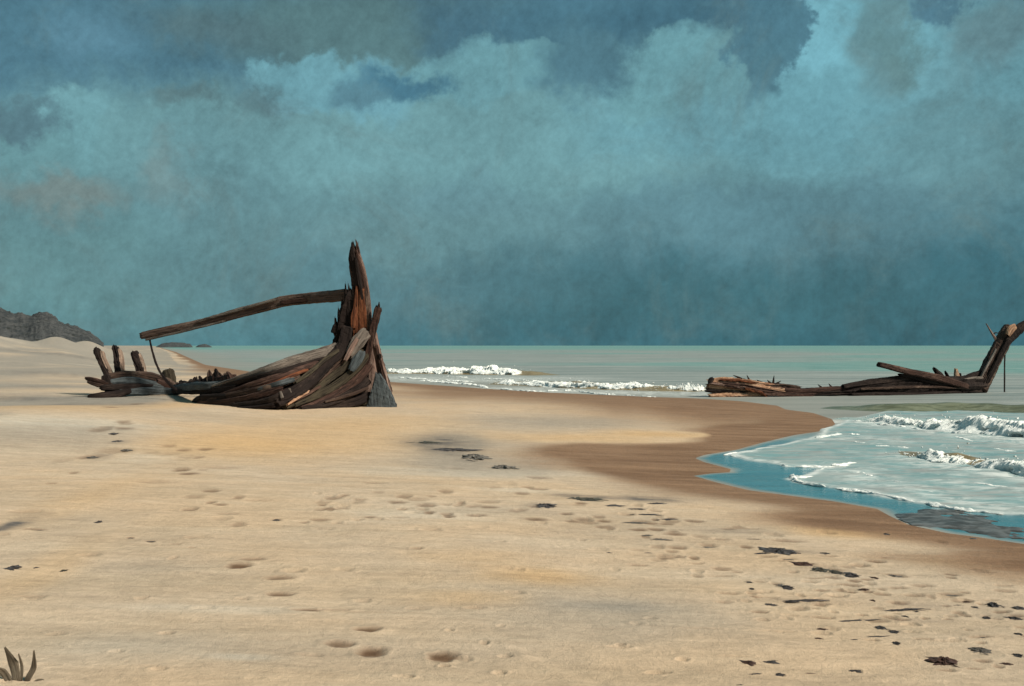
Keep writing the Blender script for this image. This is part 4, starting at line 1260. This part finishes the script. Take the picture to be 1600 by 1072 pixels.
Z3 = lambda x, y: (1040 + x * .35, 760 + y * .35)
Z2 = lambda x, y: (500 + x * .4029, 640 + y * .4029)
Z1 = lambda x, y: (x * .403, 640 + y * .403)
UNIQUE = [
    (Z3, 505, 295, 140, 32, 'd', 'largest black weed heap at the upper end of the right hand strand line'),
    (Z3, 615, 348, 95, 24, 'b', 'brownish ring shaped weed clump just below the largest black heap'),
    (Z3, 690, 378, 76, 20, 'o', 'olive weed clump third along the diagonal strand line'),
    (Z3, 757, 389, 56, 20, 'o', 'short olive weed clump next to the pointed black one'),
    (Z3, 827, 404, 76, 28, 'd', 'pointed black weed clump ending the diagonal strand line'),
    (Z3, 608, 516, 175, 20, 'd', 'long thin black weed strand left of centre on the lower right sand'),
    (Z3, 1050, 548, 190, 26, 'd', 'longest dark weed strand with a thick knob at its right end'),
    (Z3, 838, 598, 155, 18, 'd', 'thin black weed strand below and left of the knobbed one'),
    (Z3, 1466, 530, 60, 32, 'd', 'round black weed clump near the right edge of the dry sand'),
    (Z3, 1560, 592, 52, 26, 'd', 'black weed clump at the right edge under the flat one'),
    (Z3, 1580, 548, 70, 20, 'd', 'flat black weed strip cut by the right edge'),
    (Z3, 1240, 783, 95, 44, 'b', 'spiky dark brown weed tuft on the bottom right sand'),
    (Z3, 1405, 738, 85, 30, 'g', 'soft grey violet weed patch right of the spiky brown tuft'),
    (Z3, 368, 784, 66, 24, 'b', 'reddish weed scrap on the bottom sand beside a dark flat one'),
    (Z3, 540, 456, 62, 22, 'd', 'bluish black weed clump alone above the thin strands'),
    (Z3, 1015, 402, 74, 18, 'g', 'grey weed clump right of the pointed black clump'),
    (Z3, 1270, 484, 95, 18, 'g', 'wide grey weed smear below the wet sand at right'),
    (Z2, 420, 130, 110, 16, 'o', 'olive weed fringe at the left end of the wide dark bed'),
    (Z2, 520, 156, 130, 26, 'd', 'wide dark weed bed on the sand right of the big wreck'),
    (Z2, 600, 188, 95, 26, 'g', 'grey weed at the lower right end of the wide dark bed'),
    (Z2, 712, 226, 84, 26, 'g', 'violet grey weed clump following the wide dark bed'),
    (Z2, 880, 374, 80, 20, 'd', 'dark weed clump left of the olive streak in mid beach'),
    (Z2, 1035, 350, 125, 26, 'o', 'olive black weed streak in the middle of the beach'),
    (Z1, 382, 438, 26, 14, 'd', 'tiny black star shaped weed speck on the left sand'),
    (Z1, 48, 617, 60, 18, 'd', 'dark violet weed strip at the left edge of the beach'),
]
for z_, x_, y_, w_, h_, m_, lb in UNIQUE:
    s_ = .35 if z_ is Z3 else .403
    weed(*z_(x_, y_), w_ * s_, h_ * s_, m_, lb)
SMALL = [(425, 302, 64, 13, 'd'), (380, 237, 90, 8, 'd'), (710, 303, 52, 12, 'd'), (545, 325, 70, 9, 'g'), (932, 415, 32, 11, 'b'), (885, 463, 34, 11, 'b'), (372, 434, 34, 9, 'd'), (385, 463, 28, 11, 'd'),
         (465, 533, 54, 13, 'd'), (1300, 527, 44, 9, 'd'), (1380, 535, 28, 12, 'd'), (1435, 588, 34, 17, 'd'), (1070, 580, 24, 11, 'd'), (960, 633, 58, 20, 'd'), (1022, 654, 48, 18, 'd'), (935, 676, 88, 15, 'd'), (1032, 709, 38, 22, 'd'),
         (697, 640, 58, 13, 'b'), (680, 684, 40, 9, 'b'), (545, 652, 40, 6, 'g'), (850, 692, 34, 6, 'd'), (1405, 684, 60, 11, 'd'), (1578, 667, 32, 13, 'd'), (1575, 763, 48, 20, 'd'), (1520, 795, 48, 13, 'b'), (465, 780, 64, 16, 'd'),
         (390, 836, 68, 14, 'd'), (508, 838, 58, 16, 'd'), (848, 816, 48, 13, 'd'), (635, 824, 44, 8, 'b'), (985, 214, 32, 11, 'd'), (1345, 507, 36, 12, 'b'), (925, 510, 24, 14, 'b'), (330, 884, 40, 7, 'd'), (1120, 555, 24, 8, 'd'), (180, 275, 50, 10, 'g')]
for x_, y_, w_, h_, m_ in SMALL:
    lb = {'d': 'small black weed scrap lying on the lower right sand', 'b': 'small reddish brown weed scrap on the lower right sand', 'g': 'small pale grey weed scrap on the lower right sand'}[m_]
    weed(*Z3(x_, y_), w_ * .35, h_ * .35, m_, lb, 'small weed scraps on the lower right sand')
for x_, y_, w_, h_, m_ in [(1140, 372, 80, 13, 'd'), (1215, 386, 80, 11, 'd'), (1300, 368, 62, 13, 'd'), (1255, 408, 110, 9, 'd'), (1345, 428, 62, 11, 'd'), (1215, 438, 90, 10, 'g'), (1312, 505, 66, 14, 'g'), (1270, 490, 40, 8, 'g'), (1120, 558, 30, 6, 'd'), (1268, 558, 30, 6, 'd')]:
    weed(*Z2(x_, y_), w_ * .403, h_ * .403, m_, 'small dark weed scrap in the row behind the olive streak in mid beach' if m_ == 'd' else 'small grey weed scrap in the row behind the olive streak in mid beach', 'weed row in the middle of the beach')
for x_, y_, w_, h_, m_ in [(440, 95, 34, 9, 'd'), (455, 122, 36, 8, 'd'), (505, 497, 22, 8, 'd'), (578, 511, 42, 8, 'd'), (490, 158, 40, 12, 'g'), (245, 622, 24, 13, 'o'), (140, 614, 20, 6, 'd'), (360, 184, 46, 14, 'g'), (1070, 429, 30, 9, 'd'), (145, 466, 60, 6, 'd')]:
    weed(*Z1(x_, y_), w_ * .403, h_ * .403, m_, {'d': 'tiny dark weed fleck scattered over the left sand', 'g': 'tiny grey weed fleck scattered over the left sand', 'o': 'tiny olive weed fleck near the left edge of the sand'}[m_], 'weed flecks on the left sand')

# weed bed showing in the blue shallows
def make_weed_bed():
    rng = np.random.RandomState(3)
    nx, ny = 90, 40
    pl = [W0(1500, 816)]
    cx, cy = pl[0]
    hw = 72 * cy / F; hd = (W0(1500, 796)[1] - W0(1500, 838)[1]) / 2
    u = np.linspace(-1.2, 1.2, nx); v = np.linspace(-1.2, 1.2, ny)
    U, V = np.meshgrid(u, v)
    x = cx + U * hw; y = cy + V * hd
    q = np.sqrt(U ** 2 + V ** 2) + .9 * fbm(x / .45, y / .35, 5, 5)
    z = np.where(q < 1.05, .030 * np.clip(1.05 - q, 0, 1) ** .5 + .012 * (fbm(x / .15, y / .2, 6, 3)), -.03)
    z = z - .004
    i = np.arange(ny - 1)[:, None] * nx + np.arange(nx - 1)[None, :]
    f = np.stack([i, i + 1, i + nx + 1, i + nx], -1).reshape(-1, 4)
    m = Mat('drowned weed')
    a = m.noise(m.coord((1.2, 1.6, 1)), 3, 5, .7)
    m.set(m.mix(m.rng(a, .4, .62), (.040, .030, .022), (.125, .125, .12)), .35, m.bump(a, .3, .02), .3)
    o = mesh_obj('seaweed_bed', np.stack([x, y, z], -1).reshape(-1, 3), f, m.m)
    tag(o, 'dark grey brown weed bed half drowned in the blue shallows at right', 'seaweed')


make_weed_bed()


# ------------------------------------------------------------------ added curled plant blades standing in for the artist's signature, near left corner
def make_monogram_tuft():
    g = G(36, 1060)
    root = empty('monogram_tuft', (g[0], g[1], surface_z(g[0], g[1])))
    tag(root, 'added dark curled plant blades sticking up at the bottom left corner of the sand', 'monogram')
    Yp = g[1]
    k = Yp / F
    WD['stroke'] = wood('dry stalk', (.06, .048, .034), (.15, .12, .085), (.28, .235, .17), .7)
    for pts, w in (([(30, 1086), (27, 1062), (21, 1036), (8, 1012)], [7, 11, 15, 3]), ([(22, 1086), (14, 1066), (4, 1050), (-10, 1044)], [8, 12, 10, 4]), ([(36, 1086), (42, 1062), (52, 1042), (53, 1017)], [7, 9, 9, 2]),
                   ([(42, 1088), (56, 1070), (66, 1066), (80, 1074)], [9, 12, 9, 3]), ([(28, 1086), (33, 1060), (34, 1040), (29, 1022)], [4, 5, 5, 1.5]), ([(14, 1088), (2, 1074), (-12, 1070)], [6, 8, 3]), ([(46, 1088), (62, 1080), (72, 1084)], [4, 5, 2])):
        timber('blade', [P(a, b, Yp - (i % 2) * .02) for i, (a, b) in enumerate(pts)], [v * k for v in w], .008, 'stroke', root, jag=(0, .01), rough=.2, nper=10, step=.008)


make_monogram_tuft()
